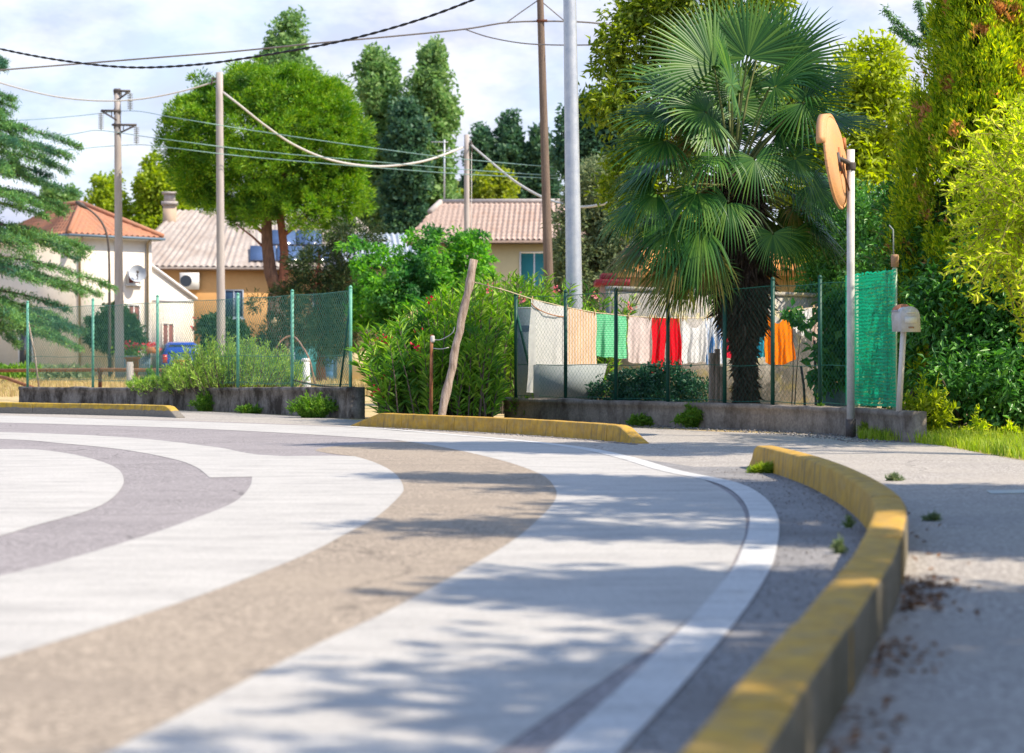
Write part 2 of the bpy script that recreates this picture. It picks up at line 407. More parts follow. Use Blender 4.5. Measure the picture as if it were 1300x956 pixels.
def tree(name, base, blobs, trunk_top, r0, mat, bark, label, cat='tree', group=None, ncl=300, per=60, rcl=.35,
         L=.14, Wd=.08, seed=1, shell=.5, up=.2, puff=0., limbs=6, flat=1., fold=.25, droop=.15):
    rng = np.random.default_rng(seed)
    t = thing(name, base, label, cat, group)
    trunk_mesh(base, trunk_top, r0, r0*.35, limbs, rng, blobs=blobs).build('trunk', bark, t, True)
    P, D, Nn = crown(blobs, ncl, per, rcl, rng, shell, up, puff, flat)
    n = len(P)
    leaf_obj('crown', P, D, Nn, L*(.6+.8*rng.random(n)), Wd*(.7+.6*rng.random(n)), mat, t, fold=fold, droop=droop)
    return t
def blades(base_pts, rng, h, w, lean=.5, mat=None):
    """grass blades: bent two-piece strips"""
    n = len(base_pts); a = rng.random(n)*6.283; d = np.stack([np.cos(a), np.sin(a), np.zeros(n)], 1)
    hh = h*(.5+.9*rng.random(n))[:, None]; ln = lean*rng.random(n)[:, None]
    S = np.stack([-np.sin(a), np.cos(a), np.zeros(n)], 1)*w/2
    m = base_pts + d*hh*ln*.35 + np.array([0, 0, 1])*hh*.6
    t = base_pts + d*hh*ln*1.0 + np.array([0, 0, 1])*hh*(1-.35*ln)
    V = np.stack([base_pts-S, base_pts+S, m+S*.8, m-S*.8, t], 1).reshape(-1, 3)
    b = (np.arange(n)*5)[:, None]
    return V, [b + np.array([[0, 1, 2, 3]]), b + np.array([[3, 2, 4]])]

# ------------------------------------------------------------------ paths
def spline(pts, n):
    """smooth curve through the points, n samples evenly spaced by length"""
    P = np.array(pts, float); out = []
    for i in range(len(P)-1):
        p0 = P[max(i-1, 0)]; p1 = P[i]; p2 = P[i+1]; p3 = P[min(i+2, len(P)-1)]
        for t in np.linspace(0, 1, 24, endpoint=False):
            out.append(.5*((2*p1)+(-p0+p2)*t+(2*p0-5*p1+4*p2-p3)*t*t+(-p0+3*p1-3*p2+p3)*t**3))
    out.append(P[-1]); out = np.array(out)
    d = np.concatenate([[0], np.cumsum(np.linalg.norm(np.diff(out, axis=0), axis=1))])
    u = np.linspace(0, d[-1], n)
    return np.stack([np.interp(u, d, out[:, k]) for k in range(out.shape[1])], 1), d[-1]
def left_normals(P):
    T = np.gradient(P[:, :2], axis=0); T /= np.linalg.norm(T, axis=1)[:, None]
    return np.stack([-T[:, 1], T[:, 0], np.zeros(len(P))], 1), T
def sheet(name, poly, z, mat):
    """flat ground sheet from an outline (structure)"""
    V = [(p[0], p[1], z) for p in poly]
    o = np_obj(name, V, [np.arange(len(V))[None, :]], mat)
    o['kind'] = 'structure'; return o
def gp(pts): return [G(*p) for p in pts]
def smooth_g(pts, n=60): return list(spline(gp(pts), n)[0])

# ------------------------------------------------------------------ ground, road, markings
m = MB(); m.add([(-400, -30, 0), (400, -30, 0), (400, 900, 0), (-400, 900, 0)], [(0, 1, 2, 3)])
o = m.build('ground', MAT['ground']); o['kind'] = 'structure'
pave = ([(14, -6, 0), (14, 9, 0)] + gp([(1800, 640), (1500, 606), (1300, 585.5), (1250, 577), (1200, 567), (1150, 561), (1100, 556),
        (1040, 552), (925, 549), (780, 542.5), (640, 537), (600, 541.5), (500, 538), (463, 534), (330, 526), (220, 521), (120, 516.5), (24, 513.5), (-150, 511), (-400, 510)])
        + [(-40, 34, 0), (-40, -6, 0)])
sheet('pavement', pave, .004, MAT['pavement'])
line_out = [(.02, 2.7), (.12, 3.2), (.25, 3.75), (.384, 4.32), (.613, 5.35), (.794, 6.25), (.943, 7.1), (1.166, 8.69), (1.28, 10.1), (1.27, 11.3),
            (1.05, 12.55), (.87, 14.2), (.60, 15.75), (.12, 17.2)]
far_out = gp([(600, 554.5), (500, 546), (445, 542.5), (271, 536), (116, 531.5), (0, 528), (-200, 523)])
edge = [(p[0], p[1], 0) for p in [(-1.2, 0), (-.45, 1.5)] + line_out] + far_out
edge_s, _ = spline(edge, 160)
road = list(edge_s) + [(-30, 24.5, 0), (-30, -6, 0), (-1.6, -6, 0)]
sheet('road', road, .006, MAT['asphalt'])
# dusty wheel lane between the two outer bands
A_in = [(60, 1003), (150, 954), (315, 867), (400, 823), (493, 779), (586, 728), (655, 686), (694, 651), (706, 633.5), (704, 620), (688, 604.5), (648, 589), (601, 577), (555, 567.5), (512, 561)]
B_out = [(-420, 956), (-250, 915), (0, 840), (155, 792), (271, 753), (387, 707), (439, 680), (477, 659), (506, 633), (512, 620), (501, 602.5), (477, 589), (450, 580.5)]
lane = smooth_g(A_in) + smooth_g([(512, 561), (440, 566), (400, 572), (420, 577), (450, 580.5)], 10)[1:-1] + smooth_g(B_out)[::-1]
sheet('lane_surface', lane, .0078, MAT['lane'])
# band A (outermost wide white band), joined to the far strip
A_edge = [(671, 562), (748, 571), (810, 584), (864, 601), (894, 611), (925, 628), (944, 651), (946, 679), (936, 705), (921, 735), (901, 764), (847, 812), (765, 869), (680, 926), (575, 1002)]
bandA = smooth_g([(-200, 525), (0, 528.3), (116, 532.3), (271, 537), (445, 543.5), (500, 547.5), (600, 555.5), (671, 562)], 40)[:-1] + smooth_g(A_edge) + \
        smooth_g(A_in) + smooth_g([(512, 561), (500, 559.5), (348, 550), (193, 543), (0, 537.5), (-200, 534)], 30)[1:]
sheet('white_band', bandA, .0082, MAT['paint'])
bandB = smooth_g(B_out)[::1] + smooth_g([(450, 580.5), (443, 579.3), (348, 580.3), (300, 574), (271, 568.5), (155, 556), (0, 549.5), (-250, 543)], 30)[1:] + \
        smooth_g([(-250, 551), (0, 558.5), (77, 564), (155, 572), (217, 583.5), (248, 594), (266, 608)], 30) + gp([(320, 607)]) + \
        smooth_g([(320, 607), (317, 620), (298, 639), (251, 659), (174, 686), (77, 715), (0, 734), (-250, 790), (-500, 850)], 30)[1:]
sheet('white_band', bandB, .0082, MAT['paint'])
bandC = smooth_g([(-420, 600), (-250, 581), (-100, 573), (0, 571.5), (46, 572), (97, 579), (143, 593), (157, 610), (147, 630), (116, 649), (39, 671), (0, 683), (-150, 722), (-420, 780)], 80)
sheet('white_band', bandC, .0082, MAT['paint'])
vg = [(p[0], p[1], 0) for p in line_out[:12]] + [(1.2, 13.0, 0), (1.56, 13.05, 0)] + [(q[0]+.02, q[1], 0) for q in [(1.62, 12.0), (1.635, 10.9), (1.585, 9.6), (1.495, 8.5), (1.375, 7.6), (1.20, 6.75), (.965, 5.68), (.725, 4.75), (.585, 4.2), (.375, 3.4), (.17, 2.6)]]
sheet('verge_strip', vg, .0052, MAT['verge'])
# the edge line, 12 cm wide
P, _ = spline([(p[0], p[1], 0) for p in [(-.45, 1.5)] + line_out + [tuple(p[:2]) for p in far_out[:3]]], 120)
Nl, _t = left_normals(P)
w = .125*np.ones(len(P)); w[-40:] = np.linspace(.125, .10, 40)
ln = list(P) + list((P + Nl*w[:, None])[::-1])
sheet('edge_line', ln, .0104, MAT['line'])
# thin metal cover strip let into the pavement
m = MB(); m.add([tuple(G(*p) + np.array([0, 0, .0065])) for p in [(1252, 624), (1258, 628), (1420, 626), (1420, 621)]], [(0, 1, 2, 3)])
tag(m.build('drain_strip', MAT['galv']), 'thin grey metal strip let into the shaded pavement at right edge', 'drain strip')

# ------------------------------------------------------------------ kerbs
def kerb(name, pts, label, mat, width=.13, h=.15, ramp0=.4, ramp1=.4, stone=1.0):
    P, ln = spline(pts, max(8, int(np.linalg.norm(np.diff(np.array(pts, float), axis=0), axis=1).sum()/.06)))
    Nl, T = left_normals(P); n = len(P); u = np.linspace(0, ln, n)
    rng = np.random.default_rng(int(ln*100))
    m = MB(); mi = []
    cuts = [0]; 
    while cuts[-1] + stone*1.2 < ln: cuts.append(cuts[-1] + stone*(.92+.16*rng.random()))
    cuts.append(ln)
    for a, b in zip(cuts[:-1], cuts[1:]):
        uu = np.linspace(a + .003, b - .003, max(4, int((b-a)/.07)))
        jit = rng.normal()*.0015; jz = rng.normal()*.001
        vs = []; K = 9
        for q in uu:
            p = np.array([np.interp(q, u, P[:, i]) for i in range(3)]); nl = np.array([np.interp(q, u, Nl[:, i]) for i in range(3)])
            hh = h + jz
            if ramp0 and q < ramp0: hh = .012 + (h-.012)*q/ramp0
            if ramp1 and ln-q < ramp1: hh = .012 + (h-.012)*(ln-q)/ramp1
            c = min(.010, hh*.4); wv = .002*rng.normal()
            prof = [(0, -.02), (.006, hh*.4), (.012, hh-c), (.016, hh-c*.35), (.03, hh), (width-.02, hh+wv*.4), (width-.005, hh-c*.5), (width, hh-c), (width, -.02)]
            for x, z in prof: vs.append(p + nl*(x+jit) + np.array([0, 0, z]))
        nn = len(uu); fs = []
        for i in range(nn-1):
            for k in range(K-1):
                fs.append((i*K+k, (i+1)*K+k, (i+1)*K+k+1, i*K+k+1)); mi.append(1 if k >= 6 else 0)
        m.add(vs, fs)
        m.add([vs[k] for k in range(K)], [tuple(range(K))]); m.add([vs[(nn-1)*K+k] for k in range(K)], [tuple(range(K-1, -1, -1))])
    o = m.build(name, mat)
    o.data.materials.append(MAT['kerbback']); a_ = np.zeros(len(o.data.polygons), np.int32); a_[:len(mi)] = mi
    o.data.polygons.foreach_set('material_index', a_)
    return tag(o, label, 'kerb', 'raised yellow kerbs round the bend')
kr = [(1.555, 13.1, 0), (1.62, 12.0, 0), (1.635, 10.9, 0), (1.585, 9.6, 0), (1.495, 8.5, 0), (1.375, 7.6, 0), (1.20, 6.75, 0), (.965, 5.68, 0), (.725, 4.75, 0),
      (.585, 4.2, 0), (.375, 3.4, 0), (.17, 2.6, 0), (-.16, 1.3, 0), (-.5, 0, 0)]
kerb('kerb', kr, 'long curved yellow kerb running along the pavement in the right foreground', MAT['kerb'], .135, .15, .18, 0, 1.0)
kerb('kerb', gp([(444, 541), (470, 542.3), (577, 547.5), (651, 551.5), (741, 558), (763, 560), (806, 564)]), 'yellow kerb with sloping ends in front of the oleander bush', MAT['kerb'], .13, .15, .55, .38, .95)
kerb('kerb', gp([(-250, 517), (-100, 522), (0, 525), (100, 527), (190, 529.3), (223, 531)]), 'grey kerb with a yellow painted top edge in front of the left fence', MAT['kerbgrey'], .13, .15, 0, .36, 1.0)

MAT['net'] = leafmat('green_net', (.02, .36, .20), (.03, .44, .26), (.02, .30, .18), .45)
# ------------------------------------------------------------------ low walls
def low_wall(pts, hs, thick, mat, label, cap=.0):
    n = 60; P, ln = spline(pts, n); Nl, T = left_normals(P)
    H = np.interp(np.linspace(0, 1, n), np.linspace(0, 1, len(hs)), hs)
    rng = np.random.default_rng(3); vs = []; K = 8; fs = []
    for i in range(n):
        wob = rng.normal()*.004
        for x, z in [(0, -.05), (0, H[i]*.55), (0, H[i]-.055), (-.012, H[i]-.045), (-.012, H[i]-.012+wob), (.004, H[i]+wob), (thick, H[i]+wob), (thick, -.05)]:
            vs.append(P[i] + Nl[i]*x + np.array([0, 0, z]))
    for i in range(n-1):
        for k in range(K-1): fs.append((i*K+k, (i+1)*K+k, (i+1)*K+k+1, i*K+k+1))
    fs.append(tuple(range(K))); fs.append(tuple((n-1)*K+k for k in range(K-1, -1, -1)))
    m = MB(); m.add(vs, fs)
    return tag(m.build('low_wall', mat), label, 'wall')
LW = [(24, 79), (120, 83), (220, 89), (330, 96), (400, 101.5), (444, 105.5)]
RW = [(640, 108), (780, 116.5), (925, 124.5), (1050, 134), (1120, 143), (1150, 149)]
lwp = [GS(*p) for p in LW]; rwp = [GS(*p) for p in RW]
low_wall(lwp, [.28, .29, .305, .33, .36, .38], .2, MAT['lwall'], 'low concrete wall with black stains under the left wire fence')
low_wall(rwp, [.265]*6, .18, MAT['rwall'], 'low grey brown concrete wall under the fence by the laundry')

# ------------------------------------------------------------------ wire fences
def on_path(pts, off, xs, n=400):
    P, ln = spline(pts, n); Nl, T = left_normals(P); Q = P + Nl*off
    px = 650 + FPX*Q[:, 0]/Q[:, 1]
    return [np.array([np.interp(x, px, Q[:, i]) for i in range(3)]) for x in xs]
def chain_mesh(Q, z0, z1, pitch, rad, rng):
    """chain-link: every wire is a zigzag that hooks into the next one"""
    d = np.concatenate([[0], np.cumsum(np.linalg.norm(np.diff(Q, axis=0), axis=1))]); L = d[-1]
    nr = int((z1-z0)/(pitch)); m = MB(); V = []; F = []; nv = 0
    for i in range(int(L/pitch)):
        us = i*pitch + np.array([((k+i) % 2)*pitch*1.0 for k in range(nr+1)]); us = np.clip(us, 0, L)
        zz = z0 + np.arange(nr+1)*(z1-z0)/nr
        pts = np.stack([np.interp(us, d, Q[:, 0]), np.interp(us, d, Q[:, 1]), zz], 1)
        pts[:, :2] += rng.normal(size=(nr+1, 2))*.0025
        Tn = np.gradient(pts, axis=0); Tn = unit(Tn)
        a = unit(np.cross(Tn, np.array([.3, 1, .1]))); b = np.cross(Tn, a)
        ring = [pts + rad*(math.cos(t)*a + math.sin(t)*b) for t in (0, 2.094, 4.189)]
        V.append(np.stack(ring, 1).reshape(-1, 3))
        k = np.arange(nr)[:, None]*3 + nv
        for j in range(3): F.append(np.concatenate([k+j, k+(j+1) % 3, k+3+(j+1) % 3, k+3+j], 1))
        nv += 3*(nr+1)
    return np.concatenate(V), [np.concatenate(F)]
def fence(label, pts, off, xs, posts_h, mats, zb, zt, wiremat, base_x, rad=.0024, pitch=.032, leans=None, pr=.021):
    ps = on_path(pts, off, xs); rng = np.random.default_rng(11)
    t = thing('wire_fence', ps[len(ps)//2], label, 'fence')
    for i, p in enumerate(ps):
        z1 = posts_h[i]; ln = leans[i] if leans else 0
        m = MB(); m.tube([p + np.array([0, 0, zb[i]-.01]), p + np.array([ln, 0, z1-.02])], pr, 10)
        m.lathe(p + np.array([ln, 0, z1-.03]), [(pr*1.05, 0), (pr*1.15, .012), (pr*.7, .03), (pr*.1, .036)], 10)
        m.build('post', mats[i], t, True)
    Q = np.array(on_path(pts, off, np.linspace(base_x[0], base_x[1], 90)))
    V, F = chain_mesh(Q, max(zb)-.0, zt, pitch, rad, rng)
    np_obj('wire_mesh', V, F, wiremat, t)
    m = MB()
    for z in (zt-.005, (max(zb)+zt)/2 - .2, max(zb)+.03):
        q = Q.copy(); q[:, 2] = z + .006*np.sin(np.linspace(0, 40, len(q)))
        m.tube(list(q), .0035, 5)
    m.build('tension_wire', wiremat, t)
    return t, ps
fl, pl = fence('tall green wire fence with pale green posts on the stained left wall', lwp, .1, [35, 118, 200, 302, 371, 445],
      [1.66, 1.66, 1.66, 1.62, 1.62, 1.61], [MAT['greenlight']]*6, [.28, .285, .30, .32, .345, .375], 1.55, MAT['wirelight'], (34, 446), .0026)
m = MB(); p = pl[-1]; m.tube([p + np.array([-.01, 0, 1.35]), p + np.array([-.15, .25, .37])], .014, 8); m.build('brace', MAT['green'], fl)
m = MB(); m.tube(list(np.linspace(pl[-2] + [0, .05, .45], pl[-1] + [.05, .02, .375], 8) + np.array([[0, 0, -.03*math.sin(k/7*3.14)] for k in range(8)])), .012, 7); m.build('bottom_rail', MAT['brown'], fl)
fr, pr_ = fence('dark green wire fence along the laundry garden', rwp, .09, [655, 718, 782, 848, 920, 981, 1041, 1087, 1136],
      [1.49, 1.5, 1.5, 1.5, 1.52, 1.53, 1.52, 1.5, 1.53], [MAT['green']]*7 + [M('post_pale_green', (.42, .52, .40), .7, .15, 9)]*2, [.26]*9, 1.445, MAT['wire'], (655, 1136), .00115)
m = MB(); p = pr_[0]; m.tube([p + np.array([.01, 0, 1.25]), p + np.array([.24, -.2, .27])], .015, 8); m.build('brace', MAT['green'], fr)
p = pr_[-1]; m = MB(); m.lathe(p + np.array([0, 0, 1.53]), [(.034, 0), (.036, .09), (.03, .11)], 12); m.build('post_cap', M('rusty_cap', (.42, .25, .15), .9, .3, 14), fr)
m = MB(); m.tube([p + np.array([-.01, 0, 1.62]), p + np.array([-.015, 0, 1.86]), p + np.array([-.05, 0, 1.9])], .006, 6); m.build('wire_stub', MAT['panel'], fr)
# dense green windbreak net hung over the last stretch
rng = np.random.default_rng(5)
Q = np.array(on_path(rwp, .03, np.linspace(1074, 1137, 40)))
m = MB(); dQ = Q[1]-Q[0]
for z in np.arange(.30, 1.485, .032):
    zz = z + .004*rng.normal(size=40) + .006*np.sin(np.linspace(0, 9, 40)+z*20)
    hgt = .013 + .008*rng.random(40)
    yo = .008*np.sin(np.linspace(0, 14, 40) + z*3)[:, None]*np.array([[.6, -.8, 0]])
    a = Q + yo; lo = a.copy(); lo[:, 2] = zz; hi = a.copy(); hi[:, 2] = zz + hgt
    vs = list(lo) + list(hi); fs = [(i, i+1, 41+i, 40+i) for i in range(39) if rng.random() > .03]
    m.add(vs, fs)
for u in np.linspace(0, 39, 70):
    i = min(38, int(u)); p = Q[i] + (Q[i+1]-Q[i])*(u-i); wv = unit(dQ)*.0035
    zt = 1.49 + .01*rng.normal()
    m.add([p-wv+[0, .004, .29], p+wv+[0, .004, .29], p+wv+[0, .004, zt], p-wv+[0, .004, zt]], [(0, 1, 2, 3)])
tag(m.build('windbreak_net', MAT['net']), 'dense bright green plastic net tied over the right end of the fence', 'net')

# ------------------------------------------------------------------ mirror on its pole
base = W(1080, 556, 140); base[2] = 0
t = thing('traffic_mirror', base, 'round orange traffic mirror seen from behind on a thin grey white pole', 'traffic mirror')
top = CH + (HY-190)/140
m = MB(); m.tube([base, base + np.array([0, 0, .17])], .047, 14); m.build('pole_base', MAT['steel'], t, True)
m = MB(); m.tube([base + np.array([0, 0, .1]), base + np.array([.0, 0, top])], .036, 14); m.build('pole', MAT['signpole'], t, True)
cen = W(1060, 206, 140) + np.array([0, -.02, 0])
nrm = unit(np.array([.92, -.34, .12])); up = unit(np.array([-.16, 0, 1.0]) - nrm*np.dot(nrm, np.array([-.16, 0, 1.0]))); sd = np.cross(up, nrm)
def disc(m, r0, r1, z0, z1, n=40, rings=6, sx=1.0):
    """shallow domed shell around axis nrm"""
    vs = []; fs = []
    for j in range(rings+1):
        t_ = j/rings; r = r0 + (r1-r0)*t_; z = z0 + (z1-z0)*(math.sqrt(max(0, 1-(1-t_)**2)) if z1 != z0 else 0)
        for k in range(n):
            a = 2*math.pi*k/n; vs.append(cen + sd*r*math.cos(a)*sx + up*r*math.sin(a) + nrm*z)
    for j in range(rings):
        for k in range(n): fs.append((j*n+k, j*n+(k+1) % n, (j+1)*n+(k+1) % n, (j+1)*n+k))
    fs.append(tuple(rings*n+k for k in range(n))); m.add(vs, fs)
RM = .42
m = MB(); disc(m, RM, RM*.45, -.0, .06); m.build('back_shell', MAT['mirror'], t, False)
m = MB(); disc(m, RM*1.0, RM*.999, -.001, -.001, 40, 1); disc(m, RM*1.0, RM*.5, -.002, -.03); m.build('mirror_face', M('mirror_glass', (.8, .82, .84), .05, .02, 2, .5, metal=.95), t, True)
m = MB()
for k in range(40):          # rim
    a = 2*math.pi*k/40; b = 2*math.pi*(k+1)/40
    m.tube([cen + (sd*math.cos(a)+up*math.sin(a))*RM, cen + (sd*math.cos(b)+up*math.sin(b))*RM], .016, 6, False)
m.build('rim', MAT['mirror'], t, True)
m = MB()                      # hood over the upper edge
vs = []; fs = []
for k in range(19):
    a = math.pi*(.12 + .76*k/18)
    d = sd*math.cos(a)+up*math.sin(a)
    for off, r in ((.0, RM*1.02), (-.07, RM*1.04), (-.07, RM*1.07), (.012, RM*1.05)): vs.append(cen + d*r + nrm*off)
for k in range(18):
    for j in range(4): fs.append((k*4+j, (k+1)*4+j, (k+1)*4+(j+1) % 4, k*4+(j+1) % 4))
fs += [(0, 1, 2, 3), (72+3, 72+2, 72+1, 72)]
m.add(vs, fs); m.build('hood', MAT['mirror'], t)
def on_back(a, b, z=.066): return cen + sd*a + up*b + nrm*z
for (a0, b0, a1, b1) in ((.25, .22, .22, .12), (.2, -.02, .17, -.2), (-.1, .12, -.12, -.12)):
    m = MB(); p, q = on_back(a0, b0, .06), on_back(a1, b1, .06)
    m.tube([p, q], .02, 5); m.build('rib', MAT['mirrordark'], t)
m = MB()
p, q = on_back(-.18, .02, .06), W(1079, 208, 140)
m.tube([p, (p+q)/2 + np.array([0, -.02, .0]), q], .022, 8); m.tube([on_back(-.18, .07, .06), on_back(-.18, -.1, .06)], .02, 6)
m.lathe(base + np.array([0, 0, CH + (HY-212)/140]), [(.043, -.03), (.046, -.02), (.046, .03), (.043, .04)], 14)
m.build('bracket', MAT['steel'], t)
m = MB(); pts = [on_back(-.2, -.02, .075), on_back(-.16, -.12, .09), on_back(-.1, -.22, .1), on_back(.0, -.27, .09), on_back(.08, -.21, .07)]
m.tube(list(spline(pts, 20)[0]), .009, 6); m.build('chain', MAT['brown'], t)

# ------------------------------------------------------------------ mailbox on a leaning white post
sM = 147.0
pb = GS(1141, sM) + np.array([0, .02, .0]); pt = W(1147, 421, sM); pb[2] = .262; pb[1] = pt[1]
t = thing('mailbox', pb, 'small white arched mailbox on a leaning white post beside the hedge', 'mailbox')
m = MB(); m.tube([pb, pt], .026, 4); m.build('post', M('white_post', (.68, .62, .56), .7, .1, 8), t)
ax = unit(np.array([.24, -.97, 0])); sx = np.array([-ax[1], ax[0], 0]); upv = np.array([-.05, 0, 1.0])
c0 = pt + np.array([.035, .02, 0.0])
def arch(w, h, n=9):
    pts = [(-w, 0), (w, 0)]
    for k in range(n+1):
        a = math.pi*k/n; pts.append((w*math.cos(a), h - w*.85 + w*.85*math.sin(a)))
    return pts
def archpr(m, w, h, y0, y1, dz=0):
    m.prism([c0 + sx*a + upv*(b+dz) + ax*y0 for a, b in arch(w, h)], ax*(y1-y0))
m = MB(); archpr(m, .084, .215, -.12, .07); m.build('body', MAT['mail'], t)
m = MB(); archpr(m, .090, .222, .071, .08, -.004); m.build('door', MAT['mail'], t)
m = MB(); m.box(c0 + ax*.084 + upv*.165, (.075, .006, .012), math.atan2(sx[1], sx[0])); m.box(c0 + ax*.084 + upv*.1, (.11, .006, .055), math.atan2(sx[1], sx[0])); m.build('plate', MAT['plasticwhite'], t)
m = MB(); m.box(c0 + ax*.087 + upv*.035, (.05, .006, .014), math.atan2(sx[1], sx[0])); m.build('rust_stain', M('rust_patch', (.42, .26, .16), .9, .3, 20), t)
m = MB(); m.prism([c0 - sx*.095 + upv*z + ax*y for y, z in ((-.08, .17), (.04, .17), (.04, .185), (-.08, .185))], -sx*.006); m.build('flag', MAT['mailgrey'], t)
m = MB(); archpr(m, .078, .075, -.115, -.03, .165); m.build('rear_cap', M('orange_rear', (.55, .22, .13), .7, .15, 9), t)

# ------------------------------------------------------------------ clothesline and laundry
S_CL = 103.5
CLX = [597, 640, 676, 718, 757, 796, 828, 865, 898, 922, 965, 1003, 1045]
CLY = [357, 368, 380, 390, 397, 401, 403, 404, 403, 402, 398, 394, 389]
def cl(x):
    s = float(np.interp(x, [597, 640, 676, 718, 757, 1045], [121, 112.5, 109.8, 107.3, 104.6, 93])); return W(x, float(np.interp(x, CLX, CLY)), s)
m = MB(); m.tube([cl(x) for x in range(597, 1046, 8)], .006, 6)
tag(m.build('clothesline', MAT['rope']), 'pale rope clothesline sagging from the leaning wooden post', 'clothesline')
def cloth(name, x0, x1, ylen, mat, label, cat, seed, fold=.035, nf=3, sag=.02, ltaper=0., rtaper=0., legs=False, neck=0., yoff=0., hem=.0):
    rng = np.random.default_rng(seed); nu, nv = 44, 34; ph = rng.random(3)*6.28
    a, b = cl(x0), cl(x1); h = ylen*(a[1]+b[1])/2/FPX
    def grid(u0, u1, gap0, gap1):
        vs = []; fs = []
        for j in range(nv+1):
            v = j/nv
            for i in range(nu+1):
                k = i/nu; u = u0 + (u1-u0)*k
                if legs:
                    g = max(0, v-.42)*.30
                    if gap1: u = u0 + (u1-u0)*k - g*k*.9
                    if gap0: u = u0 + (u1-u0)*k + g*(1-k)*.9
                xw = u + (-ltaper*(1-u) + rtaper*u)*v
                p = a + (b-a)*xw
                top = -sag*math.sin(math.pi*u) - neck*max(0, math.sin(math.pi*u))**1.5
                f = fold*(.15 + v**.6)
                p = p + np.array([0, f*(math.sin(2*math.pi*nf*u+ph[0]) + .5*math.sin(2*math.pi*nf*2.3*u+ph[1]+v*2)) + yoff, 0])
                p = p + np.array([.006*math.sin(9*v+u*7+ph[2]), 0, top*(1-v) - h*v*(1 + hem*math.sin(math.pi*u)) + .006*math.sin(2*math.pi*nf*u+ph[1])*v])
                vs.append(p)
        for j in range(nv):
            for i in range(nu):
                q = j*(nu+1)+i; fs.append((q, q+1, q+nu+2, q+nu+1))
        return vs, fs
    m = MB()
    if legs: m.add(*grid(0, .5, False, True)); m.add(*grid(.5, 1, True, False))
    else: m.add(*grid(0, 1, False, False))
    o = m.build(name, mat, None, True)
    return tag(o, label, cat, 'laundry hung on the line')
white = clothmat('white_cotton', (.90, .90, .88), .5)
o = cloth('sheet', 674, 717, 118, white, 'white cloth with a brown piped edge, leftmost on the clothesline', 'cloth', 1, .03, 1.4, .01, .12, -.05)
m = MB(); a, b = cl(675), cl(716); pts = [a + (b-a)*k/20 + np.array([0, -.035, -.05 - .13*math.sin(.5*math.pi*k/20)**.6 + .06*k/20]) for k in range(21)]
m.tube(pts, .007, 5); m.tube([pts[-1], b + np.array([.01, -.04, -.9])], .008, 5)
m.build('piping', M('brown_piping', (.42, .20, .10), .9, .2, 20), o)
cloth('towel', 719, 757, 76, clothmat('peach_towel', (.82, .66, .55), .35, (.74, .46, .22), 0, 9), 'white and orange striped towel on the clothesline', 'towel', 2, .02, 1.5, .01)
cloth('towel', 757.5, 795, 55, clothmat('green_towel', (.10, .56, .26), .3, (.30, .70, .46), 1, 14), 'mint green towel on the clothesline', 'towel', 3, .025, 2, .01, .02, .02)
cloth('towel', 797, 827, 57, clothmat('pinkish_cloth', (.80, .68, .66), .4), 'pale pink cloth hanging behind the tip of the palm frond', 'towel', 4, .02, 1.6, .005, 0, -.04, hem=.05)
cloth('trousers', 828, 863, 74, clothmat('red_cotton', (.72, .008, .022), .3), 'bright red short trousers hanging on the line', 'trousers', 5, .03, 3, .0, .03, .10, legs=True)
cloth('vest', 866, 898, 57, clothmat('white_vest', (.78, .80, .83), .4), 'white vest with a sagging neckline beside the red trousers', 'vest', 6, .03, 2.4, .0, .10, 0, neck=.13)
cloth('shorts', 896, 921, 60, clothmat('blue_white_cotton', (.74, .78, .84), .35, None, 0, 8, col2=(.07, .22, .50)), 'blue and white shorts hanging left of the palm trunk', 'shorts', 7, .04, 3, .0, .04, 0, legs=True)
cloth('shirt', 921, 940, 53, clothmat('crimson_cotton', (.66, .02, .06), .3), 'crimson shirt partly hidden by the palm trunk', 'shirt', 8, .04, 2.5, .02, 0, .2)
cloth('shirt', 960, 973, 56, clothmat('cyan_cotton', (.08, .50, .66), .3), 'cyan cloth hanging right of the palm trunk', 'cloth', 9, .04, 1.5, .0)
cloth('top', 971, 1003, 63, clothmat('orange_cotton', (.88, .24, .008), .35), 'bright orange sleeveless top hanging on the line', 'top', 10, .035, 2.6, .0, .0, .22, neck=.16, hem=.08)
for k, x in enumerate((1005, 1010, 1015.5, 1021, 1026)):
    cloth('sock', x, x+6, 24+5*(k % 3), white, 'small white sock pegged at the right end of the line', 'sock', 20+k, .02, 1, .0)
cloth('sock', 1031, 1041, 46, clothmat('beige_sock', (.66, .50, .42), .3), 'long beige stocking at the right end of the clothesline', 'sock', 30, .02, 1, .0, 0, -.3)
pk = thing('clothes_peg', cl(720), 'small wooden clothes peg on the rope', 'clothes peg', 'wooden clothes pegs')
m = MB(); c = cl(720); 
for sy in (-1, 1): m.prism([c + np.array([-.007, sy*.008, -.035]), c + np.array([.007, sy*.008, -.035]), c + np.array([.006, sy*.016, .035]), c + np.array([-.006, sy*.016, .035])], (0, sy*.007, 0))
m.build('jaw', MAT['pegwood'], pk)
def dup(root, loc):
    r = root.copy(); COL.objects.link(r); r.location = loc
    for ch in root.children:
        c = ch.copy(); COL.objects.link(c); c.parent = r
    return r
for x in (676, 755, 798, 825, 832, 867, 898, 923, 972, 1001, 1018, 1033): dup(pk, cl(x))
pk2 = thing('clothes_peg', cl(861), 'yellow plastic clothes peg at the waist of the red trousers', 'clothes peg')
m = MB(); c = cl(861)
for sy in (-1, 1): m.prism([c + np.array([-.009, sy*.009, -.05]), c + np.array([.009, sy*.009, -.05]), c + np.array([.008, sy*.018, .04]), c + np.array([-.008, sy*.018, .04])], (0, sy*.007, 0))
m.build('jaw', MAT['pegyellow'], pk2)

